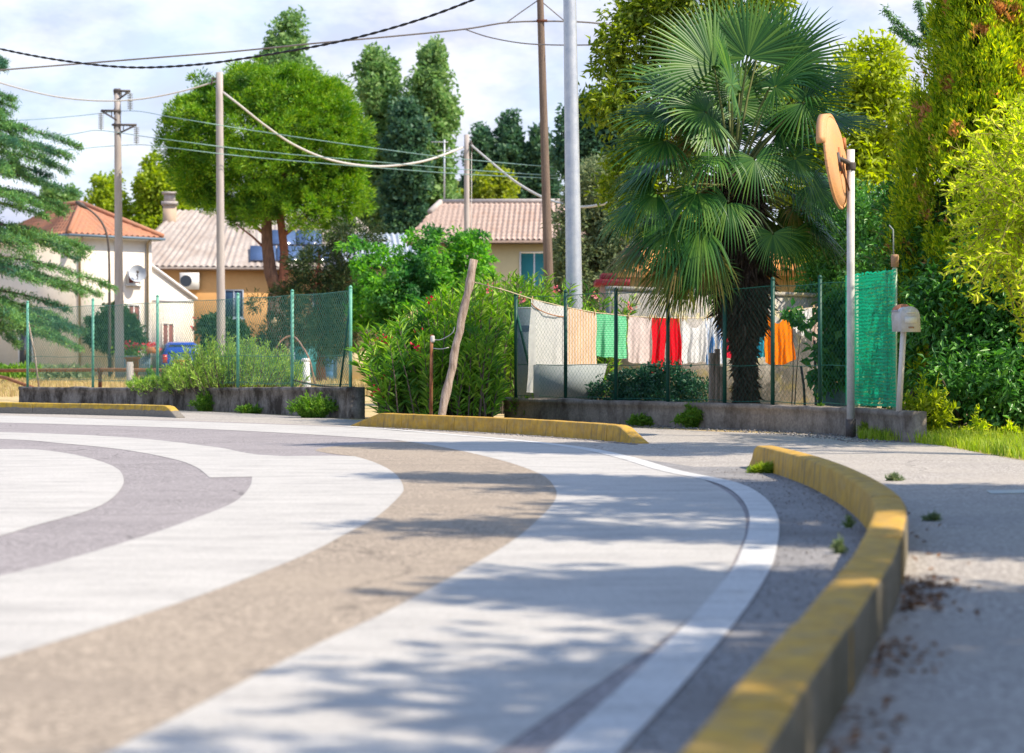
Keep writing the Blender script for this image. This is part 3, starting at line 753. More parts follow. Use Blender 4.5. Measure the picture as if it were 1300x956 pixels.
# leaning wooden post with the rusty rod tied to it
a = W(557, 536, 122.5); a[2] = 0; b = W(602, 329, 121)
t = thing('leaning_post', a, 'rough leaning wooden post holding the clothesline in front of the oleander', 'post')
rng = np.random.default_rng(4); pts = [a + (b-a)*k/14 + rng.normal(size=3)*.006 for k in range(15)]
m = MB(); m.tube(pts, [.043+.004*rng.normal() for k in range(15)], 9); m.build('trunk_pole', MAT['wood'], t, False)
m = MB(); q = W(597, 357, 121)
for k in range(4): m.lathe(q + np.array([.0, 0, -.02+.014*k]), [(.048, 0), (.052, .006), (.048, .012)], 12)
m.build('wire_binding', MAT['brown'], t)
a = W(547, 540, 121); a[2] = 0; b = W(548, 425, 121)
m = MB(); m.tube([a, b], .018, 8); o = tag(m.build('iron_rod', MAT['rust']), 'rusty iron rod standing left of the leaning post', 'rod')
m = MB(); p = W(549, 431, 121)
m.tube(list(spline([p, W(560, 431, 121), W(574, 423, 121), W(577, 415, 121)], 14)[0]), .005, 5)
m.tube(list(spline([W(549, 442, 121), W(560, 443, 121), W(570, 441, 121)], 10)[0]), .005, 5)
m.lathe(p - np.array([0, 0, .03]), [(.022, 0), (.024, .02), (.024, .06), (.02, .07)], 10)
m.build('tie_wire', MAT['cable_white'], o)
# things standing in the laundry garden
p = W(724, 507, 114.5)
m = MB(); m.prism([W(678, 463, 110), W(771, 462, 110), W(767, 478, 110), W(757, 512, 110), W(678, 512, 110)], (0, .03, 0))
tag(m.build('grey_board', MAT['panel']), 'pale grey board leaning inside the fence below the white sheet', 'board')
m = MB(); m.prism([W(656, 391, 100), W(693, 391, 100), W(693, 527, 100), W(656, 527, 100)], (0, .05, 0))
o = tag(m.build('metal_board', MAT['darkpanel']), 'dark grey metal panel standing left of the white sheet', 'panel')
m = MB(); m.tube([W(655, 391, 100.3), W(694, 391, 100.3)], .012, 6); m.tube([W(655, 391, 100.3), W(655, 527, 100.3)], .012, 6); m.build('frame', MAT['panel'], o)
a = GS(908, 117); 
m = MB()
for dx, hh, wd in ((-4.5, 57, .055), (1.5, 62, .05), (7, 40, .045)):
    p = GS(908+dx, 117); m.tube([p, p + np.array([.01, 0, (CH+(HY-505)/117) + hh/117])], [wd*.8, wd*.62], 6)
tag(m.build('stump_stakes', MAT['wood']), 'bundle of weathered wooden stakes standing left of the palm trunk', 'stakes')
for x0, y1, x1, lab in ((1023, 465, 1017, 'short dark stick leaning behind the fence right of the palm'), (1036, 432, 1034, 'thin dark stake under the long beige stocking')):
    p = GS(x0, 118); m = MB(); m.tube([p, W((x0+x1)/2+.5, 490, 118), W(x1, y1, 118)], .014, 6)
    tag(m.build('garden_stake', MAT['steel']), lab, 'stake')
m = MB(); c = W(1062, 500, 118)
m.box(c + np.array([0, .2, -.12]), (.33, .4, .42), .1, .94); o = tag(m.build('water_tank', MAT['bluegrey']), 'blue grey box tank behind the green net', 'tank')
m = MB(); m.box(c + np.array([0, .2, .105]), (.35, .42, .03), .1); m.build('lid', MAT['darkpanel'], o)
# big stained wall behind the laundry
m = MB(); A, B = GS(778, 93), GS(1050, 87)
d = unit(B-A); nn = np.array([-d[1], d[0], 0])
m.prism([A, B, B + np.array([0, 0, 1.62]), A + np.array([0, 0, 1.66])], nn*.18)
m.prism([A - d*.0 - nn*.02 + np.array([0, 0, 1.664]), B - nn*.02 + np.array([0, 0, 1.624]), B - nn*.02 + np.array([0, 0, 1.68]), A - nn*.02 + np.array([0, 0, 1.72])], nn*.22)
tag(m.build('garden_wall', MAT['gwall']), 'tall grey concrete wall with yellow lichen behind the laundry', 'wall')

# ------------------------------------------------------------------ houses
class LB:
    """local frame: origin + two ground axes"""
    def __init__(self, org, ang):
        self.o = np.array(org, float); self.x = np.array([math.cos(ang), math.sin(ang), 0]); self.y = np.array([-math.sin(ang), math.cos(ang), 0]); self.a = ang
    def p(self, x, y, z): return self.o + self.x*x + self.y*y + np.array([0, 0, z])
    def box(self, m, x0, x1, y0, y1, z0, z1):
        c = self.p((x0+x1)/2, (y0+y1)/2, (z0+z1)/2); return m.box(c, (x1-x0, y1-y0, z1-z0), self.a)
def roof_slope(m, p00, p10, p11, p01, waves, rows, amp=.05, rib=.02, thick=.1):
    """tiled slope: eave p00-p10, ridge p01-p11; real corrugation and stepped courses"""
    p00, p10, p11, p01 = [np.array(p, float) for p in (p00, p10, p11, p01)]
    n = unit(np.cross(p10-p00, p01-p00)); 
    if n[2] < 0: n = -n
    nu = waves*6; vs = []; fs = []
    vv = []
    for r in range(rows): vv += [(r/rows, .0), ((r+.97)/rows, -1.0)]
    for v, st in vv:
        a = p00 + (p01-p00)*v; b = p10 + (p11-p10)*v
        full = np.linalg.norm(p10-p00); cur = np.linalg.norm(b-a)
        for i in range(nu+1):
            u = i/nu; q = a + (b-a)*u
            s = np.dot(q - p00, unit(p10-p00))/full*waves
            vs.append(q + n*(amp*math.sin(2*math.pi*s) + rib*(1+st)))
    for j in range(len(vv)-1):
        for i in range(nu): k = j*(nu+1)+i; fs.append((k, k+1, k+nu+2, k+nu+1))
    m.add(vs, fs)
    m.add([p00-n*.0-np.array([0,0,thick]), p10-np.array([0,0,thick]), p11-np.array([0,0,thick]), p01-np.array([0,0,thick])], [(0, 3, 2, 1)])
    m.add([p00-np.array([0,0,thick]), p10-np.array([0,0,thick]), p10, p00], [(0, 1, 2, 3)])
def window(name, lb, face, u0, u1, z0, z1, glass, frame, parent, depth=.06, sill=True):
    """face: 'y0' wall at local y=0 (u along x), or 'x0' wall at local x=0 (u along y)"""
    m = MB(); f = MB()
    def bx(mm, a, b, c, d, off0, off1):
        if face == 'y0': lb.box(mm, a, b, -off1, -off0, c, d)
        else: lb.box(mm, -off1, -off0, a, b, c, d)
    bx(m, u0, u1, z0, z1, .004, .02)
    w = m.build(name, glass, parent)
    for a, b, c, d in ((u0-.06, u0, z0-.06, z1+.06), (u1, u1+.06, z0-.06, z1+.06), (u0, u1, z1, z1+.06), (u0, u1, z0-.06, z0)): bx(f, a, b, c, d, .003, depth)
    bx(f, (u0+u1)/2-.025, (u0+u1)/2+.025, z0, z1, .02, .04)
    if sill: bx(f, u0-.12, u1+.12, z0-.12, z0-.06, .003, .12)
    f.build('frame', frame, w)
    return w

# white house with terracotta roof (corner nearest the camera at x = 92)
sH = 31.0; lb = LB(GS(92, sH), R(42))
h = thing('white_house', lb.o, 'white rendered house with an orange red tiled hip roof at far left', 'house')
EH = 5.75
m = MB(); lb.box(m, 0, 3.75, 0, 7.0, 0, EH); m.build('wall', MAT['whitewall'], h)
m = MB(); lb.box(m, -.28, 4.1, -.28, 7.3, EH+.003, EH+.14); m.build('eaves', MAT['trimgrey'], h)
m = MB(); lb.box(m, -.36, 4.18, -.40, -.282, EH+.03, EH+.13); lb.box(m, -.40, -.282, -.28, 7.3, EH+.03, EH+.13); m.build('gutter', MAT['bluegrey'], h)
m = MB(); e = .35; z0 = EH+.15; rz = EH+1.62
ra, rb = lb.p(1.87, 2.6, rz), lb.p(1.87, 4.6, rz)
roof_slope(m, lb.p(-e, -e, z0), lb.p(3.75+e, -e, z0), ra + lb.x*.02, ra - lb.x*.02, 17, 9, .03, .02)
roof_slope(m, lb.p(-e, 7+e, z0), lb.p(-e, -e, z0), ra, rb, 30, 9, .03, .02)
roof_slope(m, lb.p(3.75+e, -e, z0), lb.p(3.75+e, 7+e, z0), rb, ra, 30, 9, .03, .02)
roof_slope(m, lb.p(3.75+e, 7+e, z0), lb.p(-e, 7+e, z0), rb - lb.x*.02, rb + lb.x*.02, 17, 9, .03, .02)
m.build('roof', MAT['redtile'], h)
m = MB()
for a, b in ((lb.p(-e, -e, z0), ra), (lb.p(3.75+e, -e, z0), ra), (ra, rb)): m.tube([a + np.array([0, 0, .06]), b + np.array([0, 0, .06])], .1, 8)
m.build('ridge_tiles', MAT['redtile'], h)
for x in (.28, 2.05, 3.5):
    m = MB(); m.tube([lb.p(x, -.09, .3), lb.p(x, -.09, EH-.1), lb.p(x, -.3, EH+.02)], .05, 8); m.build('drainpipe', M('pipe_brown', (.34, .27, .17), .6, .2, 5), h)
for z0_, z1_ in ((3.55, 4.15), (2.15, 3.0)): window('window', lb, 'y0', 2.62, 3.12, z0_+.4 if z0_ > 3 else z0_, z1_+.3 if z0_ > 3 else z1_, MAT['maroon'], MAT['trimgrey'], h)
m = MB(); lb.box(m, -.03, -.003, 3.3, 4.4, .05, 2.3); dr = m.build('door', MAT['glassdark'], h)
m = MB(); lb.box(m, -.06, -.003, 3.22, 3.3, .05, 2.38); lb.box(m, -.06, -.003, 4.4, 4.48, .05, 2.38); lb.box(m, -.06, -.003, 3.3, 4.4, 2.3, 2.38); m.build('frame', MAT['trimgrey'], dr)
# lean-to annexe
m = MB(); x0, x1 = 3.75, 6.0
m.prism([lb.p(x0+.004, 0.25, 0), lb.p(x1, .25, 0), lb.p(x1, .25, 3.35), lb.p(x0+.004, .25, 4.72)], lb.y*4.2); m.build('annexe_wall', MAT['whitewall'], h)
m = MB(); m.prism([lb.p(x0+.01, .13, 4.74), lb.p(x1+.12, .13, 3.30), lb.p(x1+.12, .13, 3.42), lb.p(x0+.01, .13, 4.86)], lb.y*4.5); m.build('annexe_roof', MAT['trimgrey'], h)
lb2 = LB(lb.p(0, .25, 0), R(42))
m = MB(); lb2.box(m, 3.77, 5.98, -.035, -.003, 3.22, 3.32); m.build('string_course', MAT['trimgrey'], h)
dr = window('door', lb2, 'y0', 4.45, 4.95, .55, 2.25, MAT['maroon'], MAT['whitewall'], h, .05)
m = MB(); q = lb.p(2.95, -.14, 4.25)
dn = unit(np.array([.25, -.9, .35])); du = unit(np.cross(dn, [0, 0, 1.])); dv = np.cross(du, dn); vs = []; fs = []
for j in range(6):
    for k in range(20):
        r = .36*j/5; a = 6.283*k/20; vs.append(q + du*r*math.cos(a) + dv*r*1.08*math.sin(a) + dn*(.28 - .2*(1-(j/5)**2)))
for j in range(5):
    for k in range(20): fs.append((j*20+k, j*20+(k+1) % 20, (j+1)*20+(k+1) % 20, (j+1)*20+k))
m.add(vs, fs); ds = m.build('satellite_dish', M('dish_grey', (.42, .46, .52), .5, .1, 4), h, True)
m = MB(); m.tube([q, q + dn*.1], .04, 6); m.tube([q + dn*.08 - dv*.3, q + dn*.42], .02, 6); m.box(q + dn*.44, (.1, .1, .1)); m.build('arm', MAT['steel'], ds)

# ochre house
sO = 28.5; lb = LB(GS(158, sO), R(7))
h = thing('ochre_house', lb.o, 'long ochre house with pale grey sheet roof behind the umbrella pine', 'house')
EH = CH + 119/28.5
m = MB(); lb.box(m, 0, 12.2, 0, 7.0, 0, EH); m.build('wall', MAT['orangewall'], h)
m = MB(); roof_slope(m, lb.p(-.3, -.4, EH+.02), lb.p(12.5, -.4, EH+.02), lb.p(10.2, 3.5, EH+2.85), lb.p(2.2, 3.5, EH+2.85), 46, 3, .035, .03)
roof_slope(m, lb.p(-.3, 7.4, EH+.02), lb.p(-.3, -.4, EH+.02), lb.p(2.2, 3.48, EH+2.85), lb.p(2.2, 3.52, EH+2.85), 24, 3, .035, .03)
roof_slope(m, lb.p(12.5, -.4, EH+.02), lb.p(12.5, 7.4, EH+.02), lb.p(10.2, 3.52, EH+2.85), lb.p(10.2, 3.48, EH+2.85), 24, 3, .035, .03)
m.build('roof', MAT['greytile'], h)
m = MB(); lb.box(m, -.25, 12.45, -.36, -.02, EH-.12, EH-.02); m.build('eaves', M('brown_fascia', (.25, .16, .12), .8, .2, 4), h)
m = MB(); lb.box(m, 1.55, 2.15, 2.6, 3.2, EH+1.6, EH+3.0); ch = m.build('chimney', M('pale_brick', (.50, .38, .28), .9, .2, 8), h)
m = MB(); lb.box(m, 1.48, 2.22, 2.53, 3.27, EH+3.003, EH+3.15); lb.box(m, 1.6, 2.1, 2.65, 3.15, EH+3.153, EH+3.5); lb.box(m, 1.5, 2.2, 2.55, 3.25, EH+3.503, EH+3.6); m.build('chimney_cap', MAT['concrete'], ch)
m = MB(); lb.box(m, 2.45, 3.3, -.36, -.02, EH-1.0, EH-.25); ac = m.build('air_conditioner', MAT['plasticwhite'], h)
m = MB(); q = lb.p(2.72, -.365, EH-.62); vs = [q]; 
for k in range(16): vs.append(q + lb.x*.26*math.cos(k*.3927) + np.array([0, 0, .26*math.sin(k*.3927)]))
m.add(vs, [(0, 1+k, 1+(k+1) % 16) for k in range(16)]); m.build('fan_grille', MAT['glassdark'], ac)
window('window', lb, 'y0', 4.45, 5.2, 2.66, 3.83, MAT['shutter'], M('window_frame_blue', (.30, .36, .44), .6, .1, 5), h, .05)
window('window', lb, 'y0', 8.4, 9.2, 2.66, 3.83, MAT['shutter'], MAT['trimgrey'], h, .05)
def on_roof(x, t): return lb.p(x, -.4 + 3.9*t, EH+.02 + 2.83*t + .11)
for x0_, x1_, t0, t1 in ((5.55, 6.7, .06, .3), (6.75, 7.9, .06, .3), (7.95, 9.1, .06, .3), (6.4, 7.6, .34, .58), (7.65, 8.8, .34, .58)):
    m = MB(); m.prism([on_roof(x0_, t0), on_roof(x1_, t0), on_roof(x1_, t1), on_roof(x0_, t1)], (0, 0, .06))
    m.build('solar_panel', MAT['solar'], h)
m = MB(); m.prism([lb.p(10.3, -2.6, 0), lb.p(13.4, -2.6, 0), lb.p(13.4, -2.6, 4.9), lb.p(10.3, -2.6, 4.9)], lb.y*2.55); m.build('side_wing', MAT['creamwall'], h)
m = MB(); roof_slope(m, lb.p(9.6, -3.1, 4.95), lb.p(14.2, -3.1, 4.95), lb.p(14.2, .6, 6.5), lb.p(9.6, .6, 6.5), 18, 5, .05, .03); m.build('wing_roof', M('blue_grey_sheets', (.27, .33, .42), .5, .25, 3, .4, col2=(.40, .44, .50)), h)

# cream house with pink tiles
sY = 32.0; lb = LB(GS(516, sY), R(-3))
h = thing('cream_house', lb.o, 'cream house with faded pink tiled roof and teal shutter behind the poles', 'house')
EH = CH + 152/sY
m = MB(); lb.box(m, .5, 8.2, 0, 6, 0, EH); m.build('wall', MAT['creamwall'], h)
m = MB(); roof_slope(m, lb.p(0, -.5, EH), lb.p(8.8, -.5, EH), lb.p(8.8, 3, EH+1.75), lb.p(1.1, 3, EH+1.75), 42, 10, .04, .03)
roof_slope(m, lb.p(0, 6.5, EH), lb.p(0, -.5, EH), lb.p(1.1, 2.98, EH+1.75), lb.p(1.1, 3.02, EH+1.75), 26, 10, .04, .03)
m.build('roof', MAT['pinktile'], h)
m = MB(); m.tube([lb.p(1.1, 3, EH+1.8), lb.p(8.8, 3, EH+1.8)], .1, 8); m.tube([lb.p(1.1, 3, EH+1.78), lb.p(.75, 2.0, EH+1.3)], .13, 8); m.build('ridge_cap', MAT['concrete'], h)
m = MB(); lb.box(m, .4, 8.7, -.48, -.02, EH-.14, EH-.01); m.build('eaves', MAT['steel'], h)
window('window', lb, 'y0', 4.55, 5.6, 2.2, 4.95, MAT['teal'], MAT['trimgrey'], h, .05, False)
m = MB(); q = lb.p(1.25, 3, EH+1.75)
m.tube([q, q + np.array([0, 0, 2.6])], .035, 6)
m.tube([q + np.array([-.55, 0, 2.5]), q + np.array([.15, 0, 2.5])], .022, 5); m.tube([q + np.array([-.3, 0, 2.15]), q + np.array([.5, 0, 2.15])], .022, 5)
for k in range(5): 
    x = -.5+.14*k; m.tube([q + np.array([x, -.2, 2.5]), q + np.array([x, .2, 2.5])], .014, 4)
    x = -.25+.17*k; m.tube([q + np.array([x, -.2, 2.15]), q + np.array([x, .2, 2.15])], .014, 4)
m.build('antenna', MAT['galv'], h)

# low yellow house glimpsed behind the palm
sB = 74.0; lb = LB(GS(800, sB), R(-8))
h = thing('yellow_outbuilding', lb.o, 'low yellow outbuilding with orange roof tiles behind the palm trunk', 'outbuilding')
EH = 2.2
m = MB(); lb.box(m, 0, 5.2, 0, 3, 0, EH); m.build('wall', MAT['yellowwall'], h)
m = MB(); roof_slope(m, lb.p(-.2, -.3, EH+.02), lb.p(5.4, -.3, EH+.02), lb.p(5.4, 1.6, EH+.55), lb.p(-.2, 1.6, EH+.55), 26, 5, .035, .02); m.build('roof', M('orange_tiles', (.55, .24, .06), .85, .25, 4, .2, col2=(.45, .25, .12)), h)
lb = LB(GS(764, 60), R(0))
h = thing('red_shed', lb.o, 'small shed with dark red roof left of the palm', 'shed')
m = MB(); lb.box(m, 0, 1.2, 0, 1.2, 0, 2.3); m.build('wall', M('pinkish_render', (.45, .33, .27), .9, .1, 4), h)
m = MB(); lb.box(m, -.12, 1.3, -.15, 1.35, 2.303, 2.42); lb.box(m, .0, 1.2, 0, 1.2, 2.423, 2.55); m.build('roof', M('dark_red_roof', (.28, .03, .05), .7, .2, 4), h)

# ------------------------------------------------------------------ poles and lamps
def pole(name, xb, xt, yt, s, r0, r1, mat, label, cat='utility pole', n=12, st=None):
    a = GS(xb, s); b = W(xt, yt, s if st is None else st); b[1] = a[1]
    m = MB(); k = 12
    m.tube([a + (b-a)*i/k for i in range(k+1)], [r0 + (r1-r0)*i/k for i in range(k+1)], n)
    return m, a, b
t = thing('power_pole', GS(152, 36), 'tall concrete power pole with three iron brackets and hanging insulators', 'power pole')
m, a, b = pole('x', 152, 149, 115, 36, .17, .115, 0, ''); m.build('shaft', MAT['concrete'], t, True)
BR = [(149, 116, 17, 6, 165), (149, 141, -20, 4, 129), (149, 159, 25, 9, 172)]
INS = []
for x, y, dx, drop, ix in BR:
    q = W(x, y, 36); q[1] -= .1; e = W(x+dx, y, 36); e[1] = q[1]
    m = MB(); m.tube([q - (e-q)*.25, e], .045, 6); m.tube([W(x, y+12, 36) + np.array([0, -.1, 0]), e], .035, 6); m.tube([W(x-4, y+1, 36), W(x+4, y+1, 36)], .13, 8)
    for k in range(1, 3): m.tube([q + (e-q)*k/3, W(x, y+12, 36) + (e - W(x, y+12, 36))*k/3 + np.array([0, -.05, 0])], .02, 5)
    br = m.build('bracket', MAT['steel'], t)
    m = MB(); 
    for k in range(9): m.lathe(e + np.array([0, 0, -.12-.065*k]), [(.03, 0), (.11, .012), (.10, .026), (.03, .04)], 10)
    m.tube([e, e - np.array([0, 0, .7])], .015, 5); m.build('insulator', MAT['ins'], br)
    INS.append(e - np.array([0, 0, .7]))
m, a, b = pole('x', 281, 278.5, 92, 42, .135, .105, 0, '')
t = thing('utility_pole', a, 'tall plain concrete pole beside the umbrella pine carrying the white cable', 'utility pole')
m.build('shaft', MAT['concrete'], t, True)
m = MB(); q = W(277, 100, 42); m.tube([q, q + np.array([-.18, -.05, .0])], .04, 6); m.tube([q + np.array([-.16, -.05, .05]), q + np.array([-.2, -.05, -.2])], .03, 6); m.build('hook', MAT['steel'], t)
m, a, b = pole('x', 592.5, 592.5, 171, 38, .105, .085, 0, '')
t = thing('utility_pole', a, 'shorter grey pole in front of the pink tiled roof', 'utility pole')
m.build('shaft', MAT['concrete'], t, True)
m = MB(); q = W(594, 184, 38); m.tube([q, q + np.array([.16, -.06, .04])], .035, 6); m.tube([q + np.array([.1, -.06, .15]), q + np.array([.14, -.06, -.25])], .025, 6); m.build('hook', MAT['steel'], t)
m = MB(); m.tube([W(598.5, 190, 38), W(598.5, 300, 38), W(600.5, 330, 38)], .012, 5); m.build('down_wire', MAT['cable_white'], t)
m, a, b = pole('x', 701, 684, -60, 65, .105, .06, 0, '')
t = thing('utility_pole', a, 'brown wooden pole leaning slightly left, beside the steel lamp post', 'utility pole')
m.build('shaft', MAT['pole_wood'], t, True)
m = MB(); q = W(687, 27, 65); m.tube([q + np.array([-.09, -.05, 0]), q + np.array([.12, -.05, 0])], .03, 6); m.build('clamp', MAT['brown'], t)
m, a, b = pole('x', 731, 722, -90, 90, .125, .085, 0, '', n=8)
t = thing('lamp_post', a, 'blue grey galvanised eight sided steel post rising out of the picture', 'lamp post')
m.build('shaft', MAT['galv'], t)
m = MB(); m.tube([b, b + np.array([.5, -.6, .4]), b + np.array([.9, -1.3, .45])], .05, 8); m.box(b + np.array([1.05, -1.6, .45]), (.3, .7, .12), .45); m.build('lamp_arm', MAT['galv'], t)
# curved street lamp in front of the white house
t = thing('street_lamp', GS(139, 34), 'slim brown street lamp with a bent arm before the white house', 'street lamp')
pts = [GS(139, 34), W(139, 400, 34), W(138.5, 330, 34), W(136, 300, 34), W(129, 282, 34), W(117, 269, 34), W(106, 262, 34)]
m = MB(); m.tube(list(spline(pts, 40)[0]), np.linspace(.065, .035, 40), 8); m.build('curved_pole', MAT['steel'], t, True)
m = MB(); q = W(103, 260, 34); m.tube([q + np.array([.2, 0, -.12]), q, q + np.array([-.2, 0, .12])], [.05, .1, .05], 8); m.build('lamp_head', MAT['steel'], t, True)

# ------------------------------------------------------------------ overhead cables
def cable(pts, r, mat, label, n=70, wob=0):
    P, ln = spline([W(*p) for p in pts], n)
    m = MB(); m.tube(list(P), r, 6)
    return tag(m.build('overhead_cable', mat), label, 'cable')
P, ln = spline([W(*p) for p in [(-150, 15, 62), (-60, 46, 64), (0, 62, 66), (80, 77, 68), (165, 85.5, 70), (250, 82, 72), (330, 71, 74), (430, 53, 77), (520, 29, 80), (600, 0, 83), (700, -45, 88)]], 420)
m = MB(); u = np.linspace(0, ln, 420)
for ph in (0, math.pi):
    q = P + np.stack([np.zeros(420), .011*np.cos(u*13+ph), .011*np.sin(u*13+ph)], 1); m.tube(list(q), .0125, 5)
tag(m.build('overhead_cable', MAT['cable_black']), 'thick black twisted overhead cable, sagging across the upper left sky', 'cable')
cable([(-120, 99, 62), (0, 89, 63), (100, 81, 63), (200, 73, 64), (300, 65, 64), (400, 55, 65), (500, 46, 65), (590, 37, 65), (640, 29, 65), (687, 27, 65), (740, 28, 65), (790, 33, 65)], .017, MAT['cable_grey'], 'thin grey cable running to the wooden pole near the top')
cable([(590, 37, 65), (620, 47, 66), (660, 54.5, 68), (700, 57, 70), (750, 57, 72), (800, 55, 74)], .013, MAT['cable_grey'], 'thin grey cable branching off and passing behind the steel post')
cable([(644, 28, 65), (662, 15, 65), (682, 1, 65), (686, -3, 65)], .012, MAT['cable_grey'], 'short stay wire rising to the left side of the wooden pole')
cable([(690, 4, 65), (703, 15, 65), (716, 26, 65.2), (725, 33, 65.4)], .012, MAT['cable_grey'], 'short stay wire falling right from the wooden pole')
cable([(786, -20, 80), (786, 0, 80), (787, 30, 80)], .011, MAT['cable_grey'], 'short upright wire above the tree left of the palm')
cable([(-100, 75, 42), (0, 105, 42), (40, 116, 42), (80, 124, 42), (130, 128, 42), (180, 125.5, 42), (230, 116, 42), (275, 103, 42)], .026, MAT['cable_white'], 'pale cable sagging from the left edge to the plain concrete pole')
cable([(283, 117, 42), (305, 134, 42), (335, 158, 41.6), (370, 182, 41), (410, 200, 40.5), (450, 209, 40), (490, 211, 39.5), (540, 204, 39), (588, 187, 38)], .036, MAT['cable_white'], 'thick pale cable sagging across the umbrella pine')
cable([(598, 184, 38), (625, 207, 40), (655, 231, 43), (690, 251, 47), (725, 261, 51), (750, 262, 54), (790, 253, 58)], .034, MAT['cable_white'], 'thick pale cable falling right past the wooden and steel poles')
W3 = [[(225, 150), (330, 167), (475, 188), (597, 203), (773, 217), (900, 222)], [(203, 176), (330, 192), (462, 204), (627, 218), (775, 226), (900, 229)], [(211, 187), (330, 200.5), (544, 218), (627, 223), (775, 229), (900, 231)]]
Lw = [[(-60, 156), (38, 152), (100, 147)], [(-60, 184), (63, 174), (100, 169)], [(-60, 200), (89, 190), (120, 187)]]
for k, lab in enumerate(('upper of the three thin teal wires crossing the pine', 'middle of the three thin teal wires crossing the pine', 'lowest of the three thin teal wires crossing the pine')):
    i = [0, 1, 2][k]; e = INS[i]; ex = 650 + e[0]*36
    left = [W(x, y, 35) for x, y in Lw[k]] ; right = [W(x, y, 42) for x, y in W3[k]]
    P, ln = spline(left + [e] + right, 90)
    m = MB(); m.tube(list(P), .013, 5); tag(m.build('overhead_wire', MAT['cable_teal']), lab, 'wire')

# ------------------------------------------------------------------ left field: rails, posts, car, pots
t = thing('pipe_rail', GS(127, 64), 'rusty horizontal pipe rail on posts behind the left fence', 'rail')
m = MB(); m.tube([W(-60, 471, 60), W(60, 470, 62), W(127, 469.5, 64), W(255, 470, 66)], .036, 8); m.build('rail', MAT['rust'], t, True)
for x, s in ((127, 64), (-20, 61), (245, 66)):
    m = MB(); m.tube([GS(x, s), W(x, 468, s)], .038, 8); m.lathe(W(x, 470, s) - np.array([0, 0, .05]), [(.05, 0), (.055, .03), (.055, .07), (.05, .1)], 10); m.build('post', MAT['brown'], t)
m = MB(); m.tube([W(-40, 471, 66), W(8, 480, 70), W(52, 496, 76)], .032, 8); tag(m.build('pipe', MAT['rust'], None, True), 'rusty pipe sloping down to the left end of the wall', 'pipe')
m = MB(); a = GS(34, 78); m.tube([W(35.5, 408, 78) , W(44, 450, 78), W(50, 496, 78)], .017, 7); tag(m.build('wooden_prop', MAT['wood']), 'thin brown stick leaning on the leftmost fence post', 'stick')
m = MB(); a = GS(165, 70); m.box(a + np.array([0, 0, .34]), (.13, .13, .68), .3, .85); tag(m.build('concrete_stub', MAT['concrete']), 'short grey concrete post standing behind the rusty rail', 'post')
m = MB(); a = GS(389, 78); m.tube([a, a + np.array([0, 0, .35]), W(388, 457, 78)], [.075, .07, .06], 7); m.lathe(W(388, 457, 78), [(.06, -.03), (.07, -.01), (.065, .02), (.03, .03)], 8)
tag(m.build('white_post', MAT['plasticwhite']), 'short white post behind the left fence under the hose', 'post')
m = MB(); m.tube(list(spline([W(338, 470, 74), W(350, 443, 75), (W(360, 430, 75)), W(372, 427, 75), W(382, 437, 76), W(392, 455, 77), W(398, 478, 77), W(400, 488, 77)], 40)[0]), .016, 7)
tag(m.build('garden_hose', MAT['hose']), 'brown hose arching above the green shrub', 'hose')
m = MB(); a = GS(229, 60); m.box(a + np.array([0, 0, .19]), (.3, .3, .38)); tag(m.build('plinth', MAT['concrete']), 'low concrete block under the terracotta pot', 'block')
m = MB(); m.lathe(a + np.array([0, 0, .383]), [(.10, 0), (.135, .27), (.155, .275), (.155, .34), (.125, .34), (.12, .3)], 18); tag(m.build('flower_pot', MAT['terracotta'], None, True), 'terracotta pot in front of the blue car', 'pot')
# blue car
sC = 31.0; lb = LB(GS(206, sC), R(14))
t = thing('parked_car', lb.p(.8, 1.8, 0), 'blue hatchback parked in front of the ochre house', 'car')
def loft(m, secs, lb):
    vs = []; fs = []; K = len(secs[0][1])
    for y, pr in secs:
        for x, z in pr: vs.append(lb.p(x, y, z))
    for i in range(len(secs)-1):
        for k in range(K): fs.append((i*K+k, i*K+(k+1) % K, (i+1)*K+(k+1) % K, (i+1)*K+k))
    fs.append(tuple(range(K-1, -1, -1))); fs.append(tuple((len(secs)-1)*K+k for k in range(K)))
    m.add(vs, fs)
def sec(w, z0, zb, wt, zt, cx=.82):
    return [(cx-w+.05, z0), (cx+w-.05, z0), (cx+w, z0+.15), (cx+w, zb), (cx+wt, zt-.07), (cx+wt-.12, zt), (cx-wt+.12, zt), (cx-wt, zt-.07), (cx-w, zb), (cx-w, z0+.15)]
m = MB(); loft(m, [(0, sec(.74, .35, .9, .60, 1.0)), (.08, sec(.80, .25, .95, .64, 1.22)), (.3, sec(.82, .22, .95, .62, 1.43)), (.9, sec(.83, .22, .95, .62, 1.48)), (1.8, sec(.83, .22, .95, .61, 1.46)),
                   (2.3, sec(.83, .22, .94, .64, 1.28)), (2.75, sec(.82, .22, .92, .72, .97)), (3.4, sec(.80, .24, .82, .68, .86)), (3.65, sec(.70, .32, .68, .55, .72))], lb)
m.build('body', MAT['carblue'], t, False)
m = MB(); m.prism([lb.p(.22, .02, .98), lb.p(1.42, .02, .98), lb.p(1.34, .20, 1.36), lb.p(.30, .20, 1.36)], -lb.y*.03); m.build('rear_window', MAT['glassdark'], t)
for y0, y1, yt0, yt1 in ((.25, 1.0, .42, 1.0), (1.08, 2.1, 1.08, 1.75)):
    for sx in (1, -1):
        m = MB(); xb, xt = .82+sx*.835, .82+sx*.665
        m.prism([lb.p(xb, y0, .97), lb.p(xb, y1, .97), lb.p(xt, yt1, 1.38), lb.p(xt, yt0, 1.38)], lb.x*.02*sx); m.build('side_window', MAT['glassdark'], t)
for x in (.08, 1.5):
    m = MB(); lb.box(m, x-.06, x+.12, -.02, .06, .62, .95); m.build('tail_light', MAT['redlamp'], t)
